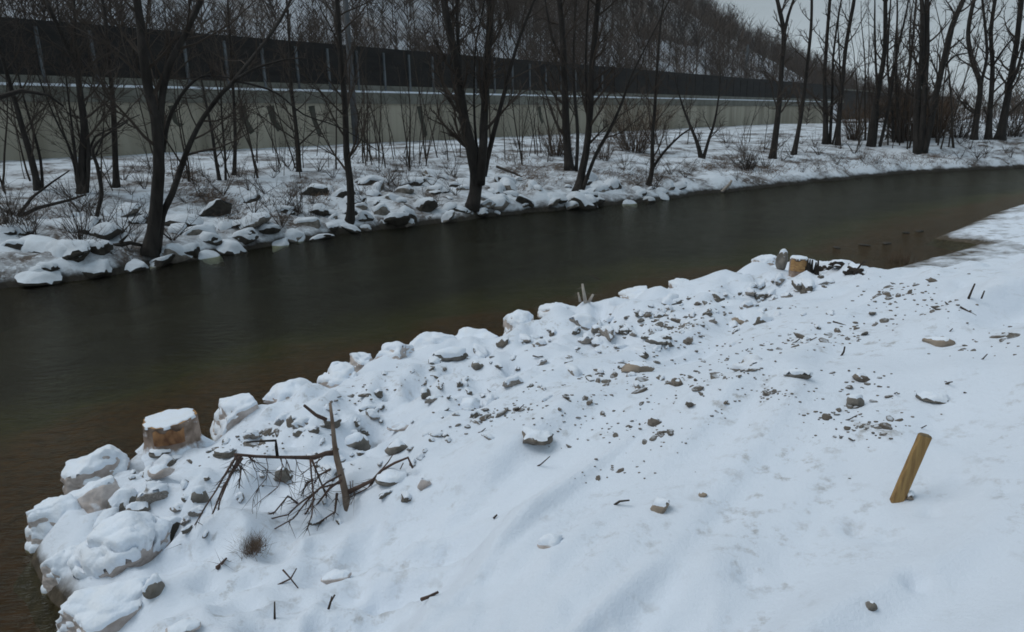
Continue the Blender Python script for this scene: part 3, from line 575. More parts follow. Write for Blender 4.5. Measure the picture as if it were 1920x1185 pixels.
# dry brush matted on the bank
SB = []; ST = []; SR = []
for (cx, cy, wx, wy, n, dx) in [(385, 365, 60, 26, 900, 1), (350, 330, 30, 16, 260, 1), (590, 360, 60, 25, 500, .3), (700, 335, 60, 22, 420, .3), (1000, 330, 60, 24, 700, .5), (960, 300, 50, 14, 300, 0), (1150, 330, 70, 14, 420, .3), (1350, 310, 60, 16, 420, 0), (1440, 320, 70, 16, 520, 0), (1560, 305, 90, 16, 520, 0), (1750, 300, 90, 14, 420, 0), (60, 400, 60, 30, 160, .3), (480, 400, 80, 25, 200, .4), (740, 300, 100, 14, 300, 0), (1230, 340, 60, 16, 260, .2), (1640, 300, 80, 14, 400, 0)]:
    for i in range(n):
        x = cx+rnd.gauss(0, .5)*wx+0; y = cy+rnd.gauss(0, .5)*wy+ (x-cx)*.5*(1 if dx == 1 else 0)
        P = farp(x, y) if i % 6 == 0 else P + np.array([rnd.gauss(0, .12), rnd.gauss(0, .12), 0]); z = h1(h_far, P[0], P[1]); P = np.array([P[0], P[1], z])
        if z < .25: continue
        down = np.array([-N[0], -N[1], -.25])*(.6*dx)+np.array([rnd.gauss(0, .35), rnd.gauss(0, .35), .30+.35*rnd.random()]); L_ = .15+.35*rnd.random()
        SB.append(P); ST.append(P+down*L_); SR.append(.005+.005*rnd.random())
V, Fc = spikes(SB, ST, SR); tag(mesh_obj('dry_grass', V, Fc, M['grass'], None, (0, 0, 0), False), 'matted dry brown grass and brush showing through the snow of the far bank', 'grass', kind='stuff')
# ------------------------------------------------------------------ hillside wood
def wood(name, label, pts, hmin, hmax, nb, m, seed, spread=.22, rad=.05):
    g = np.random.default_rng(seed); n = len(pts); h = g.uniform(hmin, hmax, n); B = []; T = []; R = []
    top = pts+np.stack([g.normal(0, .3, n), g.normal(0, .3, n), h], 1); B.append(pts-np.array([0, 0, .4])); T.append(top); R.append(rad*1.1+.003*h)
    for k in range(nb):
        f = g.uniform(.25, .97, n)[:, None]; p = pts*(1-f)+top*f; az = g.uniform(0, 6.28, n); L_ = h*spread*(1.35-f[:, 0])*g.uniform(.5, 1.3, n)
        B.append(p); T.append(p+np.stack([np.cos(az)*L_, np.sin(az)*L_, L_*g.uniform(.5, 1.6, n)], 1)); R.append(np.full(n, rad)*g.uniform(.5, 1.1, n))
    V, Fc = spikes(np.vstack(B), np.vstack(T), np.concatenate(R)); o = mesh_obj(name, V, Fc, m, None, (0, 0, 0), False); return tag(o, label, 'wood', kind='stuff')
g = np.random.default_rng(5)
def hill_pts(n, s0, s1, n0, n1, dens=None):
    s = g.uniform(s0, s1, n); q = n0+(n1-n0)*g.uniform(0, 1, n)**1.3
    if dens is not None:
        k = dens(s, q) > g.random(n); s = s[k]; q = q[k]
    return np.stack([s*W[0]+q*N[0], s*W[1]+q*N[1], hill_h(s, q)], 1)
dens = lambda s, q: np.clip(.75+1.5*fbm(s*.03, q*.03, 2), .12, 1)*np.where((q < 68) & (s > 35), .5, 1)
wood('hillside_wood', 'dense bare brown woodland covering the snowy hillside behind the wall', hill_pts(11500, -70, 350, 50, 215, dens), 4.5, 9, 40, M['hilltwig'], 21, .42, rad=.055)
wood('hillside_scrub', 'bare scrub and young trees behind the noise barrier at the foot of the hill', hill_pts(900, -30, 60, 38, 60), 4, 9, 40, M['twig'], 22, rad=.03)
pp = []
s = g.uniform(75, 330, 900); q = g.uniform(-120, 26, 900)
ns = np.interp(s, FAR_SN[:, 0], FAR_SN[:, 1]); k = (q > np.where(s < 95, ns+14, -400)); s = s[k]; q = q[k]
wood('distant_wood', 'distant grey thicket and trees beyond the far bank at the right', np.stack([s*W[0]+q*N[0], s*W[1]+q*N[1], np.full(len(s), .8)], 1), 2.5, 6.5, 34, M['hilltwig'], 23, .3, rad=.05)
# ------------------------------------------------------------------ rocks
ICO = {}
def ico(k):
    if k not in ICO:
        import bmesh
        bm = bmesh.new(); bmesh.ops.create_icosphere(bm, subdivisions=k, radius=1); bm.verts.ensure_lookup_table()
        ICO[k] = (np.array([v.co[:] for v in bm.verts]), [tuple(v.index for v in f.verts) for f in bm.faces]); bm.free()
    return ICO[k]
def rock_verts(seed, size, k=3, cuts=9, rough=.12):
    g = np.random.default_rng(seed); V, Fc = ico(k); V = V.copy()
    for c in range(cuts):
        n = g.normal(size=3); n[2] = abs(n[2])*.8 if c % 2 else n[2]; n /= np.linalg.norm(n); h = g.uniform(.55, .85); d = np.maximum(V@n-h, 0); V = V-d[:, None]*n*.92
    off = g.uniform(0, 50, 3)
    nz = np.array([mnoise.noise(Vector(v*1.6+off)) + .5*mnoise.noise(Vector(v*4+off)) + .22*mnoise.noise(Vector(v*9+off)) for v in V]); V = V*(1+rough*nz)[:, None]
    return V*np.asarray(size), Fc
def normals(V, Fc):
    Nn = np.zeros_like(V); f = np.array(Fc); c = np.cross(V[f[:, 1]]-V[f[:, 0]], V[f[:, 2]]-V[f[:, 0]])
    for j in range(3): np.add.at(Nn, f[:, j], c)
    return Nn/(np.linalg.norm(Nn, axis=1)[:, None]+1e-12)
def snow_on(V, Fc, thick, thr, seed):
    Nn = normals(V, Fc); g = np.random.default_rng(seed); o = g.uniform(0, 40, 3); sc = 2.2/max(np.ptp(V[:, 0]), .05)
    nz = np.array([mnoise.noise(Vector(v*sc*2+o)) for v in V]); w = np.clip((Nn[:, 2]+.35*nz-thr)/.35, -.9, 1); w = np.where(w > 0, w*w*(3-2*w), w*.8)
    if len(V) > 3000: w = w+.24*np.array([mnoise.noise(Vector(v*sc*6+o))+.6*mnoise.noise(Vector(v*sc*14+o)) for v in V])*(w > 0)
    V2 = V+(np.array([0, 0, .75])+Nn*.5)*(w*thick)[:, None]; f = np.array(Fc); keep = (w[f] > -.7).all(1); f = f[keep]; u = np.unique(f); rm = np.full(len(V), -1); rm[u] = np.arange(len(u))
    return V2[u], rm[f]
RK = 100
def rock(P, size, rz, label, m='rock', snow=.03, thr=.25, name='boulder', cat='boulder', group=None, sink=.35, k=3, cuts=9, tilt=(0, 0), snowm='snow', rough=.12):
    global RK
    RK += 1; V, Fc = rock_verts(RK, size, k, cuts, rough)
    if tilt != (0, 0):
        Rm = np.array(Matrix.Rotation(tilt[0], 3, 'X') @ Matrix.Rotation(tilt[1], 3, 'Y')); V = V@Rm.T
    c, s = math.cos(rz), math.sin(rz); V = V@np.array([[c, s, 0], [-s, c, 0], [0, 0, 1]])
    zmin = V[:, 2].min(); V = V+np.array([0, 0, -zmin-sink*np.ptp(V[:, 2])])
    if snow <= 0:
        o = mesh_obj(name, V, Fc, M[m], None, (0, 0, 0)); o.location = tuple(P); return tag(o, label, cat, group)
    root = empty(name, P); tag(root, label, cat, group); mesh_obj('stone', V, Fc, M[m], root)
    V2, F2 = snow_on(V, Fc, snow, thr, RK)
    if len(F2): mesh_obj('snow_cap', V2, F2, M[snowm], root)
    return root
def pxm(P): return math.sqrt(P[0]**2+P[1]**2+(H-P[2])**2)/FPX      # metres per photo pixel at P
def nrock(x, y, w, h, label, m='rock', snow=.03, thr=.25, rz=None, asp=.8, sink=.35, **kw):
    """x, y: pixel of the rock's foot centre; w, h: its width and height in pixels"""
    P = nearp(x, y); k = pxm(P); a = w*k/2; c = h*k/2/(1-sink)*.62
    az = math.atan2(P[0], P[1]); r = (-az if rz is None else rz)
    return rock(P, (a, a*asp, c), r, label, m, snow, thr, sink=sink, **kw)
# big rocks along the near shore: foot px, width, height
def wrock(x, y, w, h, label, z0=0.0, **kw):
    P = on_plane(x, y, z0); k = pxm(P); m = kw.pop('m', 'rock_pink'); snow = kw.pop('snow', .014); thr = kw.pop('thr', rnd.uniform(.15, .42)); asp = kw.pop('asp', .95); sink = kw.pop('sink', .38)
    a = w*k/2*1.06; c = h*k/2/(1-sink)*.82; az = math.atan2(P[0], P[1]); P = np.array([P[0], P[1], z0])
    return rock(P, (a, a*asp, c), -az, label, m, snow, thr, sink=sink, k=5, cuts=15, rough=.20, **kw)
SH = 'snow covered boulders lining the near shore'
wrock(112, 1000, 110, 80, 'big snow covered boulder jutting into the water at the far left of the near shore', group=SH)
wrock(185, 960, 120, 80, 'boulder with a bare pinkish top just right of the one jutting into the water', z0=.12, snow=.02, thr=.75, group=SH)
wrock(128, 1095, 80, 78, 'rounded snowy boulder at the water edge above the bottom left slab', group=SH)
wrock(225, 1165, 170, 80, 'large smooth snow slab at the bottom left corner of the near bank', z0=.1, asp=.7, group=SH)
wrock(240, 1050, 150, 80, 'broad snow mound of a boulder in the second row at the lower left', z0=.15, asp=.7, group=SH, snow=.06)
wrock(190, 895, 120, 75, 'snowy boulder below and left of the nearer tree stump', z0=.08, group=SH)
wrock(452, 800, 100, 80, 'tall rounded snow boulder at the water edge right of the nearer tree stump', z0=.05, group=SH)
wrock(560, 760, 105, 60, 'low snowy boulder with grey stones behind the broken sapling', z0=.12, group=SH, snow=.03, thr=.3)
wrock(642, 728, 88, 60, 'blocky boulder with a bare grey pink face just right of the broken sapling', z0=.1, snow=.025, thr=.5, group=SH)
wrock(676, 696, 56, 42, 'small bare topped boulder squeezed between two blocky shore boulders', z0=.1, snow=.02, thr=.55, group=SH)
wrock(738, 685, 90, 56, 'wide blocky boulder with patchy snow, third bare one along the near shore', z0=.1, snow=.025, thr=.45, group=SH)
wrock(812, 662, 95, 50, 'smooth snow hump boulder left of the flat snow shelf', z0=.1, group=SH)
wrock(885, 648, 90, 42, 'flat topped snow shelf boulder left of the notch in the shore', z0=.1, group=SH)
wrock(960, 606, 22, 16, 'tiny snow capped rock standing alone in the water off the notch', group=None)
wrock(975, 625, 80, 46, 'snowy boulder right of the notch in the shore', z0=.1, group=SH)
wrock(1045, 590, 70, 34, 'small snow boulder left of the twiggy shore stub', z0=.1, group=SH)
wrock(1200, 560, 70, 26, 'low snow boulder on the shore midway between the twiggy stub and the orange stump', z0=.1, group=SH)
wrock(1275, 545, 66, 26, 'flat snow boulder with dark edge nearer the orange stump', z0=.1, group=SH)
wrock(1362, 525, 50, 22, 'small flat snow boulder left of the orange stump', z0=.1, group=SH)
wrock(1432, 500, 50, 24, 'snow boulder at the foot of the orange stump on the water side', z0=.1, group=SH)
# stones lying in the near rubble and on the snow slope
nrock(1195, 695, 78, 26, 'flat tan grey slab lying in the snow, largest bare stone on the upper slope', 'rock_tan', .012, .8, asp=.5, k=3, name='stone', cat='stone')
nrock(1000, 826, 72, 30, 'brown earthy stone heap in the middle of the snow slope', 'clod', .012, .7, asp=.6, name='stone', cat='stone', rough=.4)
nrock(746, 845, 48, 30, 'rounded brown stone right of the broken sapling', 'rock', .012, .75, name='stone', cat='stone')
nrock(668, 836, 62, 36, 'dark wedge stone touching the broken sapling on its right', 'rock', .02, .6, name='stone', cat='stone', cuts=12)
nrock(530, 895, 42, 32, 'triangular grey stone under the horizontal branch', 'rock', .012, .85, name='stone', cat='stone', cuts=14)
nrock(300, 1006, 78, 50, 'rough dark brown stone in the snow below the left boulders', 'rock_dark', .02, .55, name='stone', cat='stone', rough=.3)
nrock(238, 946, 55, 40, 'brown stone right of the bare pinkish boulder', 'rock', .018, .5, name='stone', cat='stone')
nrock(262, 960, 40, 34, 'grey stone leaning against the brown stone right of the pinkish boulder', 'rock', .012, .6, name='stone', cat='stone')
nrock(195, 893, 38, 28, 'dark stone on top of the snowy boulder below the nearer stump', 'rock_dark', .015, .6, name='stone', cat='stone')
nrock(240, 838, 52, 22, 'grey stone at the left foot of the nearer stump', 'rock', .02, .45, name='stone', cat='stone')
nrock(308, 850, 46, 20, 'flat brown stone just below the nearer stump', 'rock', .018, .45, name='stone', cat='stone')
nrock(735, 898, 60, 22, 'grey brown stone under the right drooping twigs of the broken sapling', 'rock', .015, .6, name='stone', cat='stone')
nrock(895, 690, 24, 24, 'small upright brown stone below the flat snow shelf', 'rock', .008, .8, name='stone', cat='stone')
nrock(880, 768, 48, 26, 'snow capped round grey stone in the centre of the rubble', 'rock', .035, .4, name='stone', cat='stone')
nrock(845, 672, 76, 26, 'long snow dusted stone behind the smooth hump boulder', 'rock', .03, .35, asp=.5, name='stone', cat='stone')
nrock(1386, 608, 38, 24, 'pale tan stone standing out on the snow below the orange stump', 'rock_tan', .008, .85, name='stone', cat='stone')
nrock(1760, 646, 46, 22, 'pale tan stone on the snow near the right edge', 'rock_tan', .008, .8, asp=.6, name='stone', cat='stone')
nrock(1746, 750, 54, 16, 'flat grey stone half buried above the wooden stake', 'rock', .015, .55, asp=.5, name='stone', cat='stone')
nrock(1495, 706, 48, 14, 'thin flat stone with a snow lid in the middle of the upper slope', 'rock', .02, .5, asp=.5, name='stone', cat='stone')
nrock(1238, 955, 40, 32, 'pair forming pinkish tan stone in the smooth lower snow', 'rock_tan', .015, .6, name='stone', cat='stone')
nrock(1030, 1022, 52, 28, 'snow dusted pinkish stone in the smooth snow left of the tan pair', 'rock_pink', .02, .55, name='stone', cat='stone')
nrock(632, 1086, 56, 22, 'pale pinkish stone almost buried below the broken sapling', 'rock_pink', .012, .8, asp=.6, name='stone', cat='stone')
nrock(1120, 622, 36, 18, 'small grey stone left of the pale tan stone', 'rock', .01, .65, name='stone', cat='stone')
nrock(1230, 643, 42, 14, 'narrow grey slab above the largest bare slab', 'rock', .008, .8, asp=.5, name='stone', cat='stone')
nrock(1602, 760, 32, 30, 'dark stone with snow on the middle right of the slope', 'rock', .012, .6, name='stone', cat='stone')
nrock(1612, 712, 30, 18, 'dark clod stone above the snowy dark stone on the right slope', 'clod', .008, .7, name='stone', cat='stone')
nrock(1228, 795, 32, 22, 'brown stone between the earthy heap and the right slope', 'clod', .008, .75, name='stone', cat='stone')
nrock(1270, 722, 24, 24, 'upright dark clod below the largest bare slab', 'clod', .008, .8, name='stone', cat='stone')
nrock(750, 802, 50, 18, 'pale buried stone behind the broken sapling stem', 'rock_pink', .012, .7, asp=.5, name='stone', cat='stone')
nrock(795, 912, 26, 26, 'pale pink stone right of the drooping twigs', 'rock_pink', .01, .8, name='stone', cat='stone')
nrock(300, 890, 52, 20, 'pale pinkish stone half under snow left of the horizontal branch', 'rock_pink', .012, .75, name='stone', cat='stone')
nrock(375, 940, 34, 44, 'snow streaked brown stone under the drooping left twigs', 'rock', .02, .5, name='stone', cat='stone')
nrock(290, 1110, 36, 36, 'dark grey stone edge beside the large smooth slab at the bottom left', 'rock', .02, .5, name='stone', cat='stone')
nrock(232, 1155, 26, 14, 'little brown stone lying on the slab at the bottom left', 'rock_tan', .006, .8, name='stone', cat='stone')
nrock(1690, 1142, 0+24, 16, 'small brown stone in the snow below the wooden stake near the bottom', 'rock_tan', .006, .8, name='stone', cat='stone') if False else None
nrock(1632, 1140, 20, 18, 'small grey brown stone near the bottom edge left of the stake line', 'rock', .006, .8, name='stone', cat='stone')
nrock(1318, 930, 16, 14, 'tiny tan stone right of the tan pair', 'rock_tan', .004, .85, name='stone', cat='stone')
nrock(340, 1183, 60, 16, 'pale stone at the bottom edge left of the centre', 'rock_pink', .012, .75, name='stone', cat='stone')
# medium rubble and small clods: shapes shared by copies
clod = []
for q in range(9):
    V, Fc = rock_verts(900+q, (1, .8, .55), 2, 8, .35); me = bpy.data.meshes.new('earth_clod'); me.from_pydata(V.tolist(), [], Fc); me.materials.append(M['clod' if q % 3 else 'rock']); me.polygons.foreach_set('use_smooth', [q % 2 == 0]*len(me.polygons)); clod.append(me)
seeds = []
for i in range(34): seeds.append((rnd.uniform(350, 1500), 0))
def near_shore_y(x): return float(np.interp(x, [110, 260, 430, 600, 700, 840, 1000, 1200, 1440, 1700, 1900], [900, 840, 790, 745, 690, 655, 612, 566, 510, 490, 420]))
cl = []; tries = 0
while len(cl) < 292 and tries < 400:
    tries += 1; q = rnd.random(); bx = rnd.uniform(980, 1890) if q < .62 else rnd.uniform(420, 1300); by = near_shore_y(bx)+(rnd.uniform(35, 330) if q < .62 else rnd.uniform(20, 200))
    if by > 890 and rnd.random() < .6: continue
    if bx < 720 and by > 940: continue
    sp = rnd.uniform(8, 34)
    for j in range(rnd.randrange(3, 15)):
        x = bx+rnd.gauss(0, 1)*sp*2.0; y = by-(x-bx)*.28+rnd.gauss(0, .28)*sp
        if 120 < x < 1915 and near_shore_y(x)+10 < y < 1170 and len(cl) < 292: cl.append((x, y))
for x, y in [(1560, 700), (1590, 742), (1606, 764), (1480, 640), (1430, 648), (1404, 660), (1460, 655), (1620, 628), (1500, 632)]: cl[rnd.randrange(len(cl))] = (x, y)
for i, (x, y) in enumerate(cl):
    P = nearp(x, y); k = pxm(P); o = bpy.data.objects.new('earth_clod', clod[i % 9]); COL.objects.link(o); s = k*min(rnd.lognormvariate(1.55, .55), 13)*(.85 if y > 900 else 1)
    o.location = (P[0], P[1], P[2]+s*.03); o.scale = (s*rnd.uniform(.9, 1.9), s, s*rnd.uniform(.5, 1.0)); o.rotation_euler = (rnd.gauss(0, .3), rnd.gauss(0, .3), rnd.random()*6.28)
    tag(o, 'small dark earth clod or pebble poking through the snow of the near bank', 'clod', 'small earth clods on the near bank snow')
# half buried rubble stones of the strip behind the shore boulders
rub = []
for q in range(8):
    V, Fc = rock_verts(700+q, (1, .8, .62), 3, 12, .35); root = empty('rubble_stone', (0, 0, -60)); mesh_obj('stone', V, Fc, M[['rubble', 'rubble_dark', 'rubble', 'rubble_dark'][q % 4]], root)
    V2, F2 = snow_on(V, Fc, .16, .35+.08*(q % 4), q); mesh_obj('snow_cap', V2, F2, M['snow'], root); rub.append(root)
n_ = 0; tries = 0
while n_ < 290 and tries < 6000:
    tries += 1; x = rnd.uniform(190, 1560); y = near_shore_y(x)+14+abs(rnd.gauss(0, 1))*(95 if x < 1000 else 62)
    if x < 760 and rnd.random() < .25: y += 60
    if y > 1010 or (280 < x < 370 and y < 850): continue
    P = nearp(x, y); k = pxm(P); a = k*min(max(rnd.lognormvariate(2.2, .5), 4), 26)
    o = rub[n_] if n_ < 8 else copy_tree(rub[n_ % 8]); n_ += 1
    o.location = (P[0], P[1], P[2]-a*.06); o.scale = (a*rnd.uniform(.9, 1.4), a*rnd.uniform(.7, 1), a*rnd.uniform(.7, 1.1)); o.rotation_euler = (rnd.gauss(0, .22), rnd.gauss(0, .22), rnd.random()*6.28)
    tag(o, 'half buried grey brown rubble stone with snow in the strip along the near shore', 'stone', 'rubble stones along the near shore')
# fine grit too small to count
V0, F0 = ico(1); VV = []; FF = []; c0 = 0
for i in range(800):
    x, y = cl[rnd.randrange(len(cl))]; x += rnd.gauss(0, 38); y += rnd.gauss(0, 12)-.0
    if y < near_shore_y(x)+6 or y > 1180 or x > 1930: continue
    P = nearp(x, y); s = pxm(P)*rnd.uniform(.9, 2.6); VV.append(V0*np.array([s*rnd.uniform(.8, 1.8), s, s*.7])+P+rng.normal(0, s*.15, 3)*0+np.array([0, 0, s*.15])); FF += [tuple(j+c0 for j in f) for f in F0]; c0 += len(V0)
tag(mesh_obj('grit', np.vstack(VV), FF, M['clod'], None, (0, 0, 0)), 'fine dark grit and crumbs of soil scattered over the near snow', 'grit', kind='stuff')
# boulders of the far bank
FB = [(370, 440, 90, 46), (200, 440, 80, 40), (130, 470, 110, 50), (330, 475, 70, 36), (430, 468, 80, 34), (455, 445, 70, 36), (580, 420, 76, 34), (620, 425, 40, 22), (683, 408, 44, 34), (714, 400, 46, 50), (762, 402, 60, 44), (795, 388, 60, 40), (740, 375, 50, 30), (700, 365, 46, 24), (845, 392, 44, 28), (815, 360, 56, 32), (770, 345, 60, 28), (855, 350, 44, 26), (940, 378, 44, 34), (960, 365, 40, 22), (985, 378, 50, 24), (1000, 352, 50, 26), (925, 360, 40, 24), (1040, 370, 60, 22), (1070, 385, 50, 20), (1120, 378, 40, 18), (1215, 378, 46, 24), (1240, 360, 40, 20), (1270, 350, 40, 18), (300, 495, 70, 24), (395, 485, 70, 24), (70, 520, 90, 28), (180, 505, 80, 26), (520, 460, 70, 20), (600, 448, 60, 18), (500, 430, 60, 26), (550, 445, 50, 16), (250, 500, 60, 20), (660, 430, 50, 18), (1180, 385, 40, 16)]
FB += [(60, 470, 120, 40), (150, 425, 100, 34), (230, 400, 90, 30), (345, 415, 110, 44), (400, 400, 90, 36), (470, 415, 90, 34), (520, 395, 80, 28), (700, 340, 70, 28), (820, 330, 70, 26), (640, 365, 60, 26), (880, 345, 60, 24)]
for i in range(85):
    x = rnd.uniform(-20, 1290)**1.0 if i % 3 else rnd.uniform(600, 1290); ys = float(np.interp(x, [0, 300, 640, 1000, 1300], [530, 492, 432, 392, 362])); dy = float(np.interp(x, [0, 640, 1000, 1300], [105, 95, 62, 40])); f = rnd.random()
    w = float(np.interp(x, [0, 1300], [74, 40]))*rnd.lognormvariate(-.25, .38); FB.append((x, ys-dy*f, w, w*.52))
for i, (x, y, w, h) in enumerate(FB):
    P = farp(x, y); k = pxm(P); a = w*k/2*.92; c = h*k/2*1.05
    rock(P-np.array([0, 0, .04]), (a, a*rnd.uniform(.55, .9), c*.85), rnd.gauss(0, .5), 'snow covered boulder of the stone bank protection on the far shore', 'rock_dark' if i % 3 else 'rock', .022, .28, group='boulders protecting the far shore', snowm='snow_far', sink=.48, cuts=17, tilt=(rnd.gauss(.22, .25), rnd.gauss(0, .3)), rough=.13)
# ------------------------------------------------------------------ stumps, stake, branches
def stump(P, r, h, label, m, top_m, snow, rz=0, tilt=.05, seed=1):
    root = empty('tree_stump', P, rz); tag(root, label, 'tree stump'); g = np.random.default_rng(seed); K = 40; rows = 12; V = []; Fc = []
    ph = g.uniform(0, 6, 6)
    def rad(th, f): return r*(1+.55*max(0, .35-f)**1.3*2.2*(1+.6*math.sin(5*th+ph[0]))+.035*math.sin(3*th+ph[1])+.03*math.sin(7*th+ph[2])+.02*math.sin(13*th+ph[3]))*(1-.08*f)
    for i in range(rows):
        f = i/(rows-1)
        for j in range(K):
            th = 2*math.pi*j/K; q = rad(th, f); V.append((q*math.cos(th), q*math.sin(th), -.15+f*(h+.15)+(tilt*q*math.cos(th+ph[4]) if i > rows-4 else 0)))
    for i in range(rows-1):
        for j in range(K): Fc.append((i*K+j, i*K+(j+1) % K, (i+1)*K+(j+1) % K, (i+1)*K+j))
    mesh_obj('bark', V, Fc, m, root)
    tv = [V[(rows-1)*K+j] for j in range(K)]; c = np.mean(tv, 0); tp = [tuple(c)]+[tuple(c+(np.array(v)-c)*.55) for v in tv]+tv
    tf = [(0, 1+j, 1+(j+1) % K) for j in range(K)]+[(1+j, 1+K+j, 1+K+(j+1) % K, 1+(j+1) % K) for j in range(K)]; mesh_obj('cut_face', tp, tf, top_m, root)
    if snow:
        rings = [(.97, -.02), (.95, snow*.4), (.90, snow*.85), (.7, snow), (.4, snow*1.15)]; sv = []; sf = []
        for fr, dz in rings:
            for j, v in enumerate(tv): w = 1+(.06*math.sin(j*.9+ph[5])+.05*math.sin(j*2.3+ph[2]))*(fr > .85); sv.append(tuple(c+(np.array(v)-c)*fr*w+np.array([0, 0, dz])))
        for i in range(len(rings)-1):
            for j in range(K): sf.append((i*K+j, i*K+(j+1) % K, (i+1)*K+(j+1) % K, (i+1)*K+j))
        sv.append(tuple(c+np.array([0, 0, snow*1.2]))); n0 = len(sv)-1; sf += [((len(rings)-1)*K+j, (len(rings)-1)*K+(j+1) % K, n0) for j in range(K)]
        mesh_obj('snow_cap', sv, sf, M['snow'], root)
    return root
P = on_plane(322, 818, .25); k = pxm(P); stump(P, 45*k, 33*k, 'pale tree stump with torn orange bark and a snow lid at the near water edge', M['stumpbark'], M['cut'], .010, rz=2.0)
t = Tubes(); st = bpy.data.objects[[o.name for o in COL.objects if o.name.startswith('tree_stump')][0]]
# torn orange patch of the stump
az = math.atan2(-P[1], -P[0])-2.0; r = 45*k*1.0; V = []; Fc = []
for i in range(5):
    for j in range(9):
        th = az-.1+(j-4)*.13; f = i/4; q = r*(1.035+.02*math.sin(j*2.1+i)); V.append((q*math.cos(th), q*math.sin(th), .02+f*(27*k)*(.86+.14*math.sin(j*1.7))))
for i in range(4):
    for j in range(8): Fc.append((i*9+j, i*9+j+1, (i+1)*9+j+1, (i+1)*9+j))
mesh_obj('torn_wood', V, Fc, M['cut_dark'], st)
P = on_plane(1496, 512, .3); k = pxm(P); stump(P, 16*k, 27*k, 'small tree stump with a bright orange cut face farther up the near shore', M['stumpbark'], M['cut'], .022, seed=4)
V = []; Fc = []; st = [o for o in COL.objects if o.name.startswith('tree_stump')][-1]
st = [o for o in COL.objects if o.get('label', '').startswith('small tree stump')][0]; az = math.atan2(-P[1], -P[0]); r = 16*k
for i in range(5):
    for j in range(9):
        th = az+(j-4)*.22; f = i/4; q = r*(1.04+.03*math.sin(j*1.9+i)); V.append((q*math.cos(th), q*math.sin(th), .06+f*(20*k)*(.9+.1*math.sin(j*1.3))))
for i in range(4):
    for j in range(8): Fc.append((i*9+j, i*9+j+1, (i+1)*9+j+1, (i+1)*9+j))
mesh_obj('torn_wood', V, Fc, M['cut'], st)
P2 = on_plane(1466, 502, .3); rock(P2, (13*k, 11*k, 20*k), .3, 'upright grey rock with a snow cap left of the bright orange stump', 'rock', .03, .45, sink=.2)
P3 = on_plane(1519, 515, .3); ro = empty('broken_snag', P3); tag(ro, 'dark upright splintered snag right against the orange stump', 'snag')
t = Tubes()
for q in range(7):
    x = rnd.gauss(0, 4)*k; t.add([P3+np.array([x, rnd.gauss(0, 3)*k, -.05]), P3+np.array([x*1.3, 0, (14+16*rnd.random())*k])], [4*k, 1.2*k], 5, .3)
part(t, 'splinters', M['bark'], ro)
for (x, y, w, h, lb) in [(1545, 505, 34, 26, 'upturned dark root lump right of the orange stump'), (1600, 512, 30, 24, 'tangled dark root lump farther right of the orange stump'), (1575, 497, 40, 14, 'flat root piece with snow behind the root lumps')]:
    rock(nearp(x, y), (w*k/2, w*k/2, h*k/2*.8), .3, lb, 'bark2', .02, .5, name='root_clump', cat='root clump', rough=.5, cuts=4)
def twigs(base, sticks, label, m, name='twig', cat='twig', depth_fn=nearp, fine=0, group=None, thick=1.0):
    """sticks: pixel paths with widths; first point of the first stick is at base"""
    P = depth_fn(*base); root = empty(name, P); tag(root, label, cat, group); k = pxm(P); nh = P[:2]/np.linalg.norm(P[:2]); SB = []; ST = []; SR = []
    for path, w0, w1 in sticks:
        t = Tubes()
        pts = []; dz = 0
        for i, (x, y) in enumerate(path):
            d = ray(x, y); dz += rnd.gauss(0, .03)*(i > 0); tt = (P[:2]@nh+dz)/(d[:2]@nh); pts.append(CAM+d*tt)
        n = len(pts); w = [max((w0+(w1-w0)*i/(n-1))*k*.5*thick, .0015) for i in range(n)]; t.add(pts, w, 6, .2); part(t, 'stem', M[m], root, True)
        for q in range(fine):
            i = rnd.randrange(n-1); u = rnd.random(); p0 = pts[i]*(1-u)+pts[i+1]*u; SB.append(p0); ST.append(p0+np.array([rnd.gauss(0, .07), rnd.gauss(0, .07), rnd.gauss(-.01, .06)])); SR.append(.0018)
    if SB:
        V, Fc = spikes(SB, ST, SR); t2 = Tubes(); t2.V = list(V); t2.F = [tuple(map(int, f)) for f in Fc]; part(t2, 'fine_twigs', M[m], root)
    return root
# the broken sapling of the foreground
P = nearp(650, 948); root = empty('broken_sapling', P); tag(root, 'broken leafless sapling in the snow with a long horizontal branch and drooping twigs', 'broken sapling')
nh = P[:2]/np.linalg.norm(P[:2]); k = pxm(P)
def pl(path, dz0=0, dz1=0, jit=.02):
    out = []; n = len(path); j = 0
    for i, (x, y) in enumerate(path):
        d = ray(x, y); j += rnd.gauss(0, jit)*(i > 0); tt = (P[:2]@nh+dz0+(dz1-dz0)*i/max(n-1, 1)+j)/(d[:2]@nh); out.append(CAM+d*tt)
    return out
t = Tubes(); q = pl([(652, 958), (648, 925), (640, 890), (632, 860), (627, 830), (624, 795), (619, 755)], 0, .35, .005); t.add(q, [a*k*.5 for a in (15, 13, 11.5, 10.5, 9, 7, 5)], 9, .2); part(t, 'stem', M['sapbark'], root, True)
t = Tubes(); q = pl([(634, 848), (610, 851), (590, 858), (560, 858), (520, 857), (480, 856), (440, 852)], .22, .1, .01); t.add(q, [a*k*.5 for a in (12, 9, 8, 6.5, 6, 5.5, 5)], 7, .25); part(t, 'branch', M['twig_red'], root, True)
t = Tubes(); t.add(pl([(612, 787), (592, 778), (570, 760)], .3, .25), [a*k*.5 for a in (7, 6, 5)], 6, .2); part(t, 'branch', M['twig_red'], root, True)
t = Tubes(); t.add(pl([(520, 855), (518, 838), (517, 826), (490, 827), (462, 829)], .14, .2), [a*k*.5 for a in (6, 6, 5, 4, 3)], 6, .2); part(t, 'branch', M['bark'], root, True)
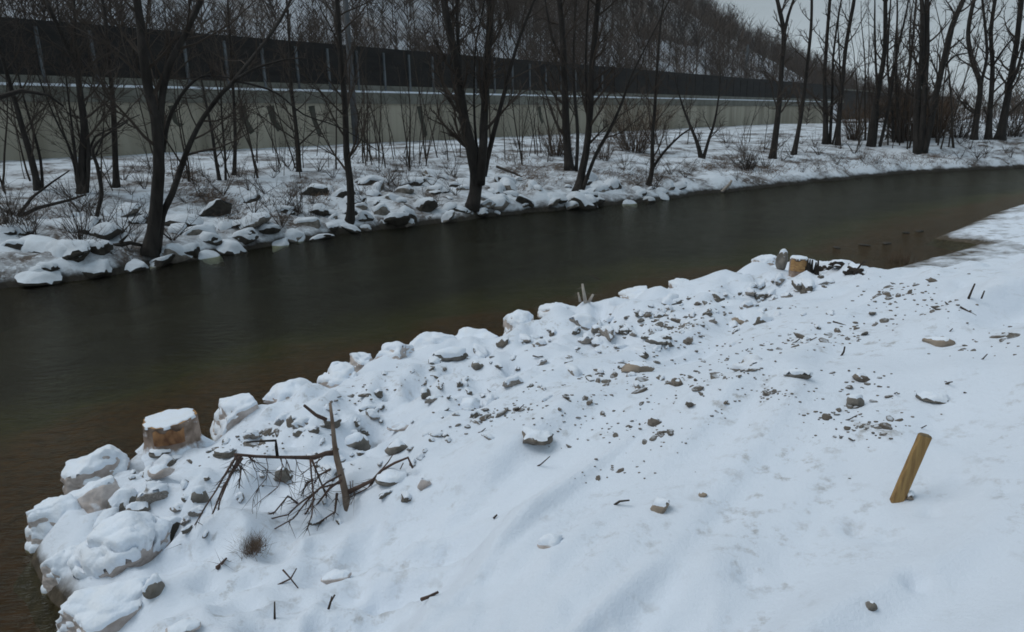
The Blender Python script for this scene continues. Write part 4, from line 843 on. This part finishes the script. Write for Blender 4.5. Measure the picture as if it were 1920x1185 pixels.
t = Tubes(); t.add(pl([(655, 922), (675, 912), (700, 900), (715, 882), (740, 868), (765, 858), (774, 878)], .05, -.1), [a*k*.5 for a in (10, 8, 6, 5, 5, 5, 4)], 6, .2); t.add(pl([(712, 885), (728, 866), (738, 850)], 0, .05), [3*k*.5, 2.4*k*.5, 1.6*k*.5], 5); part(t, 'branch', M['twig_red'], root, True)
t = Tubes(); SB = []; ST = []; SR = []
dro = [[(445, 853), (425, 885), (405, 920), (385, 950), (365, 985)], [(450, 856), (432, 890), (412, 940), (405, 985)], [(455, 858), (420, 910), (398, 965), (380, 1000), (362, 1012)], [(440, 852), (452, 880), (448, 915)], [(582, 860), (584, 890), (588, 930), (585, 965), (575, 995)], [(585, 862), (600, 900), (612, 930), (605, 960)], [(640, 890), (612, 905), (588, 925), (560, 945), (540, 965), (510, 972), (470, 978)], [(640, 900), (618, 915), (595, 945), (570, 972), (545, 985)], [(638, 905), (600, 915), (575, 940), (550, 972), (500, 1000)], [(648, 930), (630, 955), (600, 970), (570, 968), (540, 975)], [(632, 925), (628, 960), (600, 978)], [(560, 945), (540, 930), (515, 960), (495, 968)], [(590, 935), (560, 985), (520, 1010)], [(645, 940), (625, 968), (610, 975), (590, 990)], [(700, 900), (690, 915), (660, 930)], [(588, 900), (575, 905), (565, 930)], [(620, 880), (600, 890), (590, 905)]]
for pth in dro:
    pts = pl(pth, rnd.uniform(-.05, .15), rnd.uniform(-.25, .2), .03); w = rnd.uniform(3.2, 5.4); n = len(pts); t.add(pts, [(w-(w-2.0)*i/(n-1))*k*.5 for i in range(n)], 5, .2)
    for g_ in range(20):
        i = rnd.randrange(n-1); u = rnd.random(); p0 = pts[i]*(1-u)+pts[i+1]*u; dv = (pts[i+1]-pts[i]); dv /= np.linalg.norm(dv); SB.append(p0); ST.append(p0+(dv*.6+cross_noise(.45)+np.array([0, 0, -.15]))*rnd.uniform(.05, .16)); SR.append(.0032)
for i in range(20):
    x = rnd.uniform(440, 645) if i % 3 else rnd.uniform(650, 760); y = 855 if x < 640 else 905-(x-650)*.35; p = pl([(x, y)], rnd.uniform(0, .2), 0, 0)[0]
    pts = bend(p, np.array([rnd.gauss(-.2, .5), rnd.gauss(0, .4), -.7]), k*rnd.uniform(50, 125), 6, -.05, .24); t.add(pts, [k*.5*(2.0-.2*j) for j in range(7)], 4, 0, False)
    for j in range(6):
        a = rnd.randrange(1, 6); dv = (pts[a+1]-pts[a])/np.linalg.norm(pts[a+1]-pts[a]); SB.append(pts[a]); ST.append(pts[a]+(dv+cross_noise(.5))*k*rnd.uniform(15, 45)); SR.append(.0026)
part(t, 'drooping_twigs', M['twig_red'], root, True)
V, Fc = spikes(SB, ST, SR); t = Tubes(); t.V = list(V); t.F = [tuple(map(int, f)) for f in Fc]; part(t, 'fine_twigs', M['twig'], root)
twigs((545, 1095), [([(495, 1108), (520, 1097), (545, 1085), (556, 1066)], 4, 2), ([(530, 1068), (545, 1085), (560, 1104)], 3, 2)], 'forked little twig lying on the snow below the broken sapling', 'twig_red')
twigs((515, 1160), [([(515, 1160), (515, 1128)], 4, 2.5)], 'single short stick standing upright in the snow at the lower left', 'twig')
twigs((618, 1142), [([(616, 1142), (620, 1128), (628, 1115)], 5, 3), ([(619, 1132), (622, 1118)], 3, 2)], 'small stub of a weed right of the upright stick', 'twig')
twigs((805, 1122), [([(790, 1124), (806, 1118), (822, 1110)], 7, 5)], 'short thick brown stick lying on the snow near the bottom', 'twig_red')
twigs((420, 1062), [([(408, 1064), (420, 1055), (436, 1040)], 8, 5), ([(414, 1058), (425, 1046)], 5, 3)], 'short broken stick beside the dry grass tuft', 'twig_red', fine=8)
twigs((1140, 555), [([(1150, 556), (1138, 538), (1120, 522), (1106, 515)], 5, 3), ([(1138, 538), (1140, 525)], 3, 2)], 'thin arched twig rising from the shore over the water', 'twig_red')
twigs((1098, 568), [([(1098, 568), (1095, 550), (1092, 532)], 8, 4), ([(1104, 566), (1112, 552)], 6, 4), ([(1088, 566), (1084, 548)], 5, 3)], 'grey splintered stub at the shore beside the arched twig', 'drift', fine=12)
twigs((955, 1218-305), [([(925, 972), (932, 965)], 4, 3)], 'crumb of bark on the smooth snow', 'twig', depth_fn=lambda x, y: nearp(930, 972))
twigs((1160, 945), [([(1150, 948), (1162, 940), (1180, 938)], 5, 3)], 'small bent twig lying in the snow left of the tan pair of stones', 'twig')
twigs((1850, 600), [([(1800, 575), (1830, 592), (1865, 606), (1895, 612)], 3, 2)], 'long thin stalk lying on the snow near the right edge', 'twig')
twigs((1582, 668), [([(1572, 676), (1582, 660), (1584, 650)], 4, 2.5)], 'thin dry stalk standing in the snow of the right slope', 'twig')
twigs((1820, 560), [([(1815, 562), (1822, 545), (1828, 532)], 4, 2.5), ([(1840, 560), (1846, 545)], 3, 2)], 'dry weed stalks on the upper right slope', 'twig')
twigs((1620, 515), [([(1590, 500), (1610, 510), (1630, 520)], 5, 3), ([(1600, 515), (1615, 495), (1625, 488)], 4, 2)], 'thin roots reaching out of the root lumps', 'twig', fine=14)
for i in range(26):
    x = rnd.uniform(900, 1890); y = near_shore_y(x)+rnd.uniform(40, 420)
    if y > 1080: continue
    L0 = rnd.uniform(10, 34); a = rnd.gauss(-.4, .5)
    twigs((x, y), [([(x-L0*.5, y+L0*.5*math.sin(-a)*.6), (x, y), (x+L0*.5, y-L0*.5*math.sin(-a)*.6-rnd.uniform(-2, 6))], 3, 1.6)], 'thin dry stalk lying on the snow of the near bank slope', 'twig', name='stalk', cat='stalk', group='dry stalks on the near bank snow')
# reeds in the small inlet
SB = []; ST = []; SR = []; Pi = on_plane(1686, 490, .0); ro = empty('reed_tuft', Pi)
tag(ro, 'tuft of brown dry reeds standing in the small inlet near the right edge', 'reeds')
kk = pxm(Pi)
for i in range(70):
    p = Pi+np.array([rnd.gauss(0, 10)*kk, rnd.gauss(0, 14)*kk, -.05]); SB.append(p); ST.append(p+np.array([rnd.gauss(0, .06), rnd.gauss(0, .06), rnd.uniform(.15, .42)])); SR.append(.005)
V, Fc = spikes(SB, ST, SR); t = Tubes(); t.V = list(V); t.F = [tuple(map(int, f)) for f in Fc]; part(t, 'stalks', M['brown_bush'], ro)
# dry grass tuft of the foreground
Pg = nearp(472, 1028); SB = []; ST = []; SR = []; ro = empty('grass_tuft', Pg); tag(ro, 'fuzzy tuft of dry grey brown grass below the broken sapling', 'grass tuft'); kk = pxm(Pg)
for i in range(420):
    p = Pg+np.array([rnd.gauss(0, 11)*kk, rnd.gauss(0, 11)*kk, -.01]); SB.append(p); ST.append(p+np.array([rnd.gauss(0, .05), rnd.gauss(0, .05), rnd.uniform(.03, .12)])); SR.append(.0016)
V, Fc = spikes(SB, ST, SR); t = Tubes(); t.V = list(V); t.F = [tuple(map(int, f)) for f in Fc]; part(t, 'blades', M['grass'], ro)
# stones breaking the surface of the inlet
for i, (x, y) in enumerate([(1570, 465), (1622, 460), (1664, 457), (1700, 437), (1724, 434)]):
    Pq = on_plane(x, y, 0); kk = pxm(Pq); rock(Pq, (rnd.uniform(6, 14)*kk, 7*kk, 2.2*kk), rnd.random()*3, 'dark wet stone just breaking the water surface off the inlet', 'rock_dark', 0, .5, name='wet_stone', cat='stone', group='wet stones in the inlet', sink=.4, k=2)
# pale driftwood on the far shore and a dark debris clump
twigs((1355, 362), [([(1295, 368), (1330, 364), (1355, 358), (1368, 345), (1372, 338)], 6, 4)], 'bleached bent driftwood branch lying at the far water edge', 'drift', depth_fn=farp, name='driftwood', cat='driftwood')
bush((1402, 318), 40, 30, 26, 'dark brown clump of debris caught on the far bank', 'bark', rr0=.02, tw=6, name='debris_clump', cat='debris')
twigs((250, 470), [([(212, 462), (245, 455), (275, 462)], 9, 5), ([(225, 455), (240, 440)], 6, 3)], 'dark dead branch lying at the left foot of the large forked tree', 'bark', depth_fn=farp, name='fallen_branch', cat='branch')
twigs((300, 420), [([(240, 412), (262, 425), (280, 438)], 6, 4)], 'short dark stick leaning on the large forked tree', 'bark', depth_fn=farp, name='fallen_branch', cat='branch')
twigs((60, 405), [([(0, 440), (30, 410), (70, 390), (130, 375), (160, 365)], 8, 3), ([(30, 410), (60, 370), (100, 340), (130, 320)], 6, 2), ([(-10, 185), (40, 170), (90, 178), (120, 200)], 8, 3)], 'arching dark branches reaching in from the left frame edge', 'bark', depth_fn=farp, name='fallen_branch', cat='branch')
twigs((960, 330), [([(930, 312), (965, 325), (1000, 345), (1030, 368)], 5, 3), ([(980, 350), (940, 372), (905, 385)], 4, 2)], 'thin fallen branches crossing behind the largest multi stemmed tree', 'bark2', depth_fn=farp, name='fallen_branch', cat='branch', fine=10)
# wooden stake
Pb = nearp(1681, 940); k = pxm(Pb); root = empty('wooden_stake', Pb); tag(root, 'yellow brown wooden stake leaning right, driven into the snow at the lower right', 'stake')
nh = Pb[:2]/np.linalg.norm(Pb[:2]); d = ray(1735, 816); tt = (Pb[:2]@nh+.04)/(d[:2]@nh); Tt = CAM+d*tt
ax = Tt-Pb; Ls = np.linalg.norm(ax); ax /= Ls; b0 = Pb-ax*.15; rt = np.array([nh[1], -nh[0], 0]); sd_ = rt*math.cos(.45)+np.array([nh[0], nh[1], 0])*math.sin(.45); sd_ -= ax*(sd_@ax); sd_ /= np.linalg.norm(sd_); dp = np.cross(sd_, ax)
import bmesh
w2 = .031; d2 = .017; V = []; Fc = []; rows = 9
for i in range(rows):
    f = i/(rows-1); c = b0+ax*(Ls+.15)*f
    sh = 1-.0*f
    prof = [(-1, -.75), (-.86, -1), (.86, -1), (1, -.75), (1, .75), (.86, 1), (-.86, 1), (-1, .75)]
    for (a, b) in prof:
        j = .04*rnd.gauss(0, .3); V.append(c+sd_*(a*w2*sh*(1+j))+dp*(b*d2*sh*(1+j))+ax*((-.006*abs(a) + .004*rnd.random()) if i == rows-1 else 0))
for i in range(rows-1):
    for j in range(8): Fc.append((i*8+j, i*8+(j+1) % 8, (i+1)*8+(j+1) % 8, (i+1)*8+j))
t = Tubes(); t.V = V; t.F = Fc; part(t, 'shaft', M['stake'], root)
t = Tubes(); tv = V[-8:]; c = np.mean(tv, 0); t.V = list(tv)+[c+(v-c)*.75+ax*.008 for v in tv]+[c+ax*.009]
t.F = [(j, (j+1) % 8, 8+(j+1) % 8, 8+j) for j in range(8)]+[(8+j, 8+(j+1) % 8, 16) for j in range(8)]; part(t, 'battered_top', M['stake_top'], root)
rock(nearp(1704, 933), (13*k, 9*k, 6*k), .4, 'crumbly lump of brown soil and snow at the foot of the wooden stake', 'rock_tan', .012, .5, name='earth_clod', cat='clod', k=3, rough=.4)
# ------------------------------------------------------------------ misty winter air
def haze():
    lo = np.array([-420, -140, -2.4]); hi = np.array([760, 760, 135]); t = Tubes(); t.box(lo, (hi[0]-lo[0], 0, 0), (0, hi[1]-lo[1], 0), (0, 0, hi[2]-lo[2]))
    m = bpy.data.materials.new('haze_air'); m.use_nodes = True; q = m.node_tree; q.nodes.clear(); o = q.nodes.new('ShaderNodeOutputMaterial'); v = q.nodes.new('ShaderNodeVolumePrincipled')
    v.inputs['Color'].default_value = (.86, .92, .96, 1); v.inputs['Density'].default_value = .00020; v.inputs['Anisotropy'].default_value = .2; q.links.new(v.outputs[0], o.inputs['Volume'])
    tag(t.build('haze', m, None, (0, 0, 0), False), 'thin cold winter mist filling the valley air', 'haze', kind='stuff')
haze()
print('objects', len(bpy.data.objects))
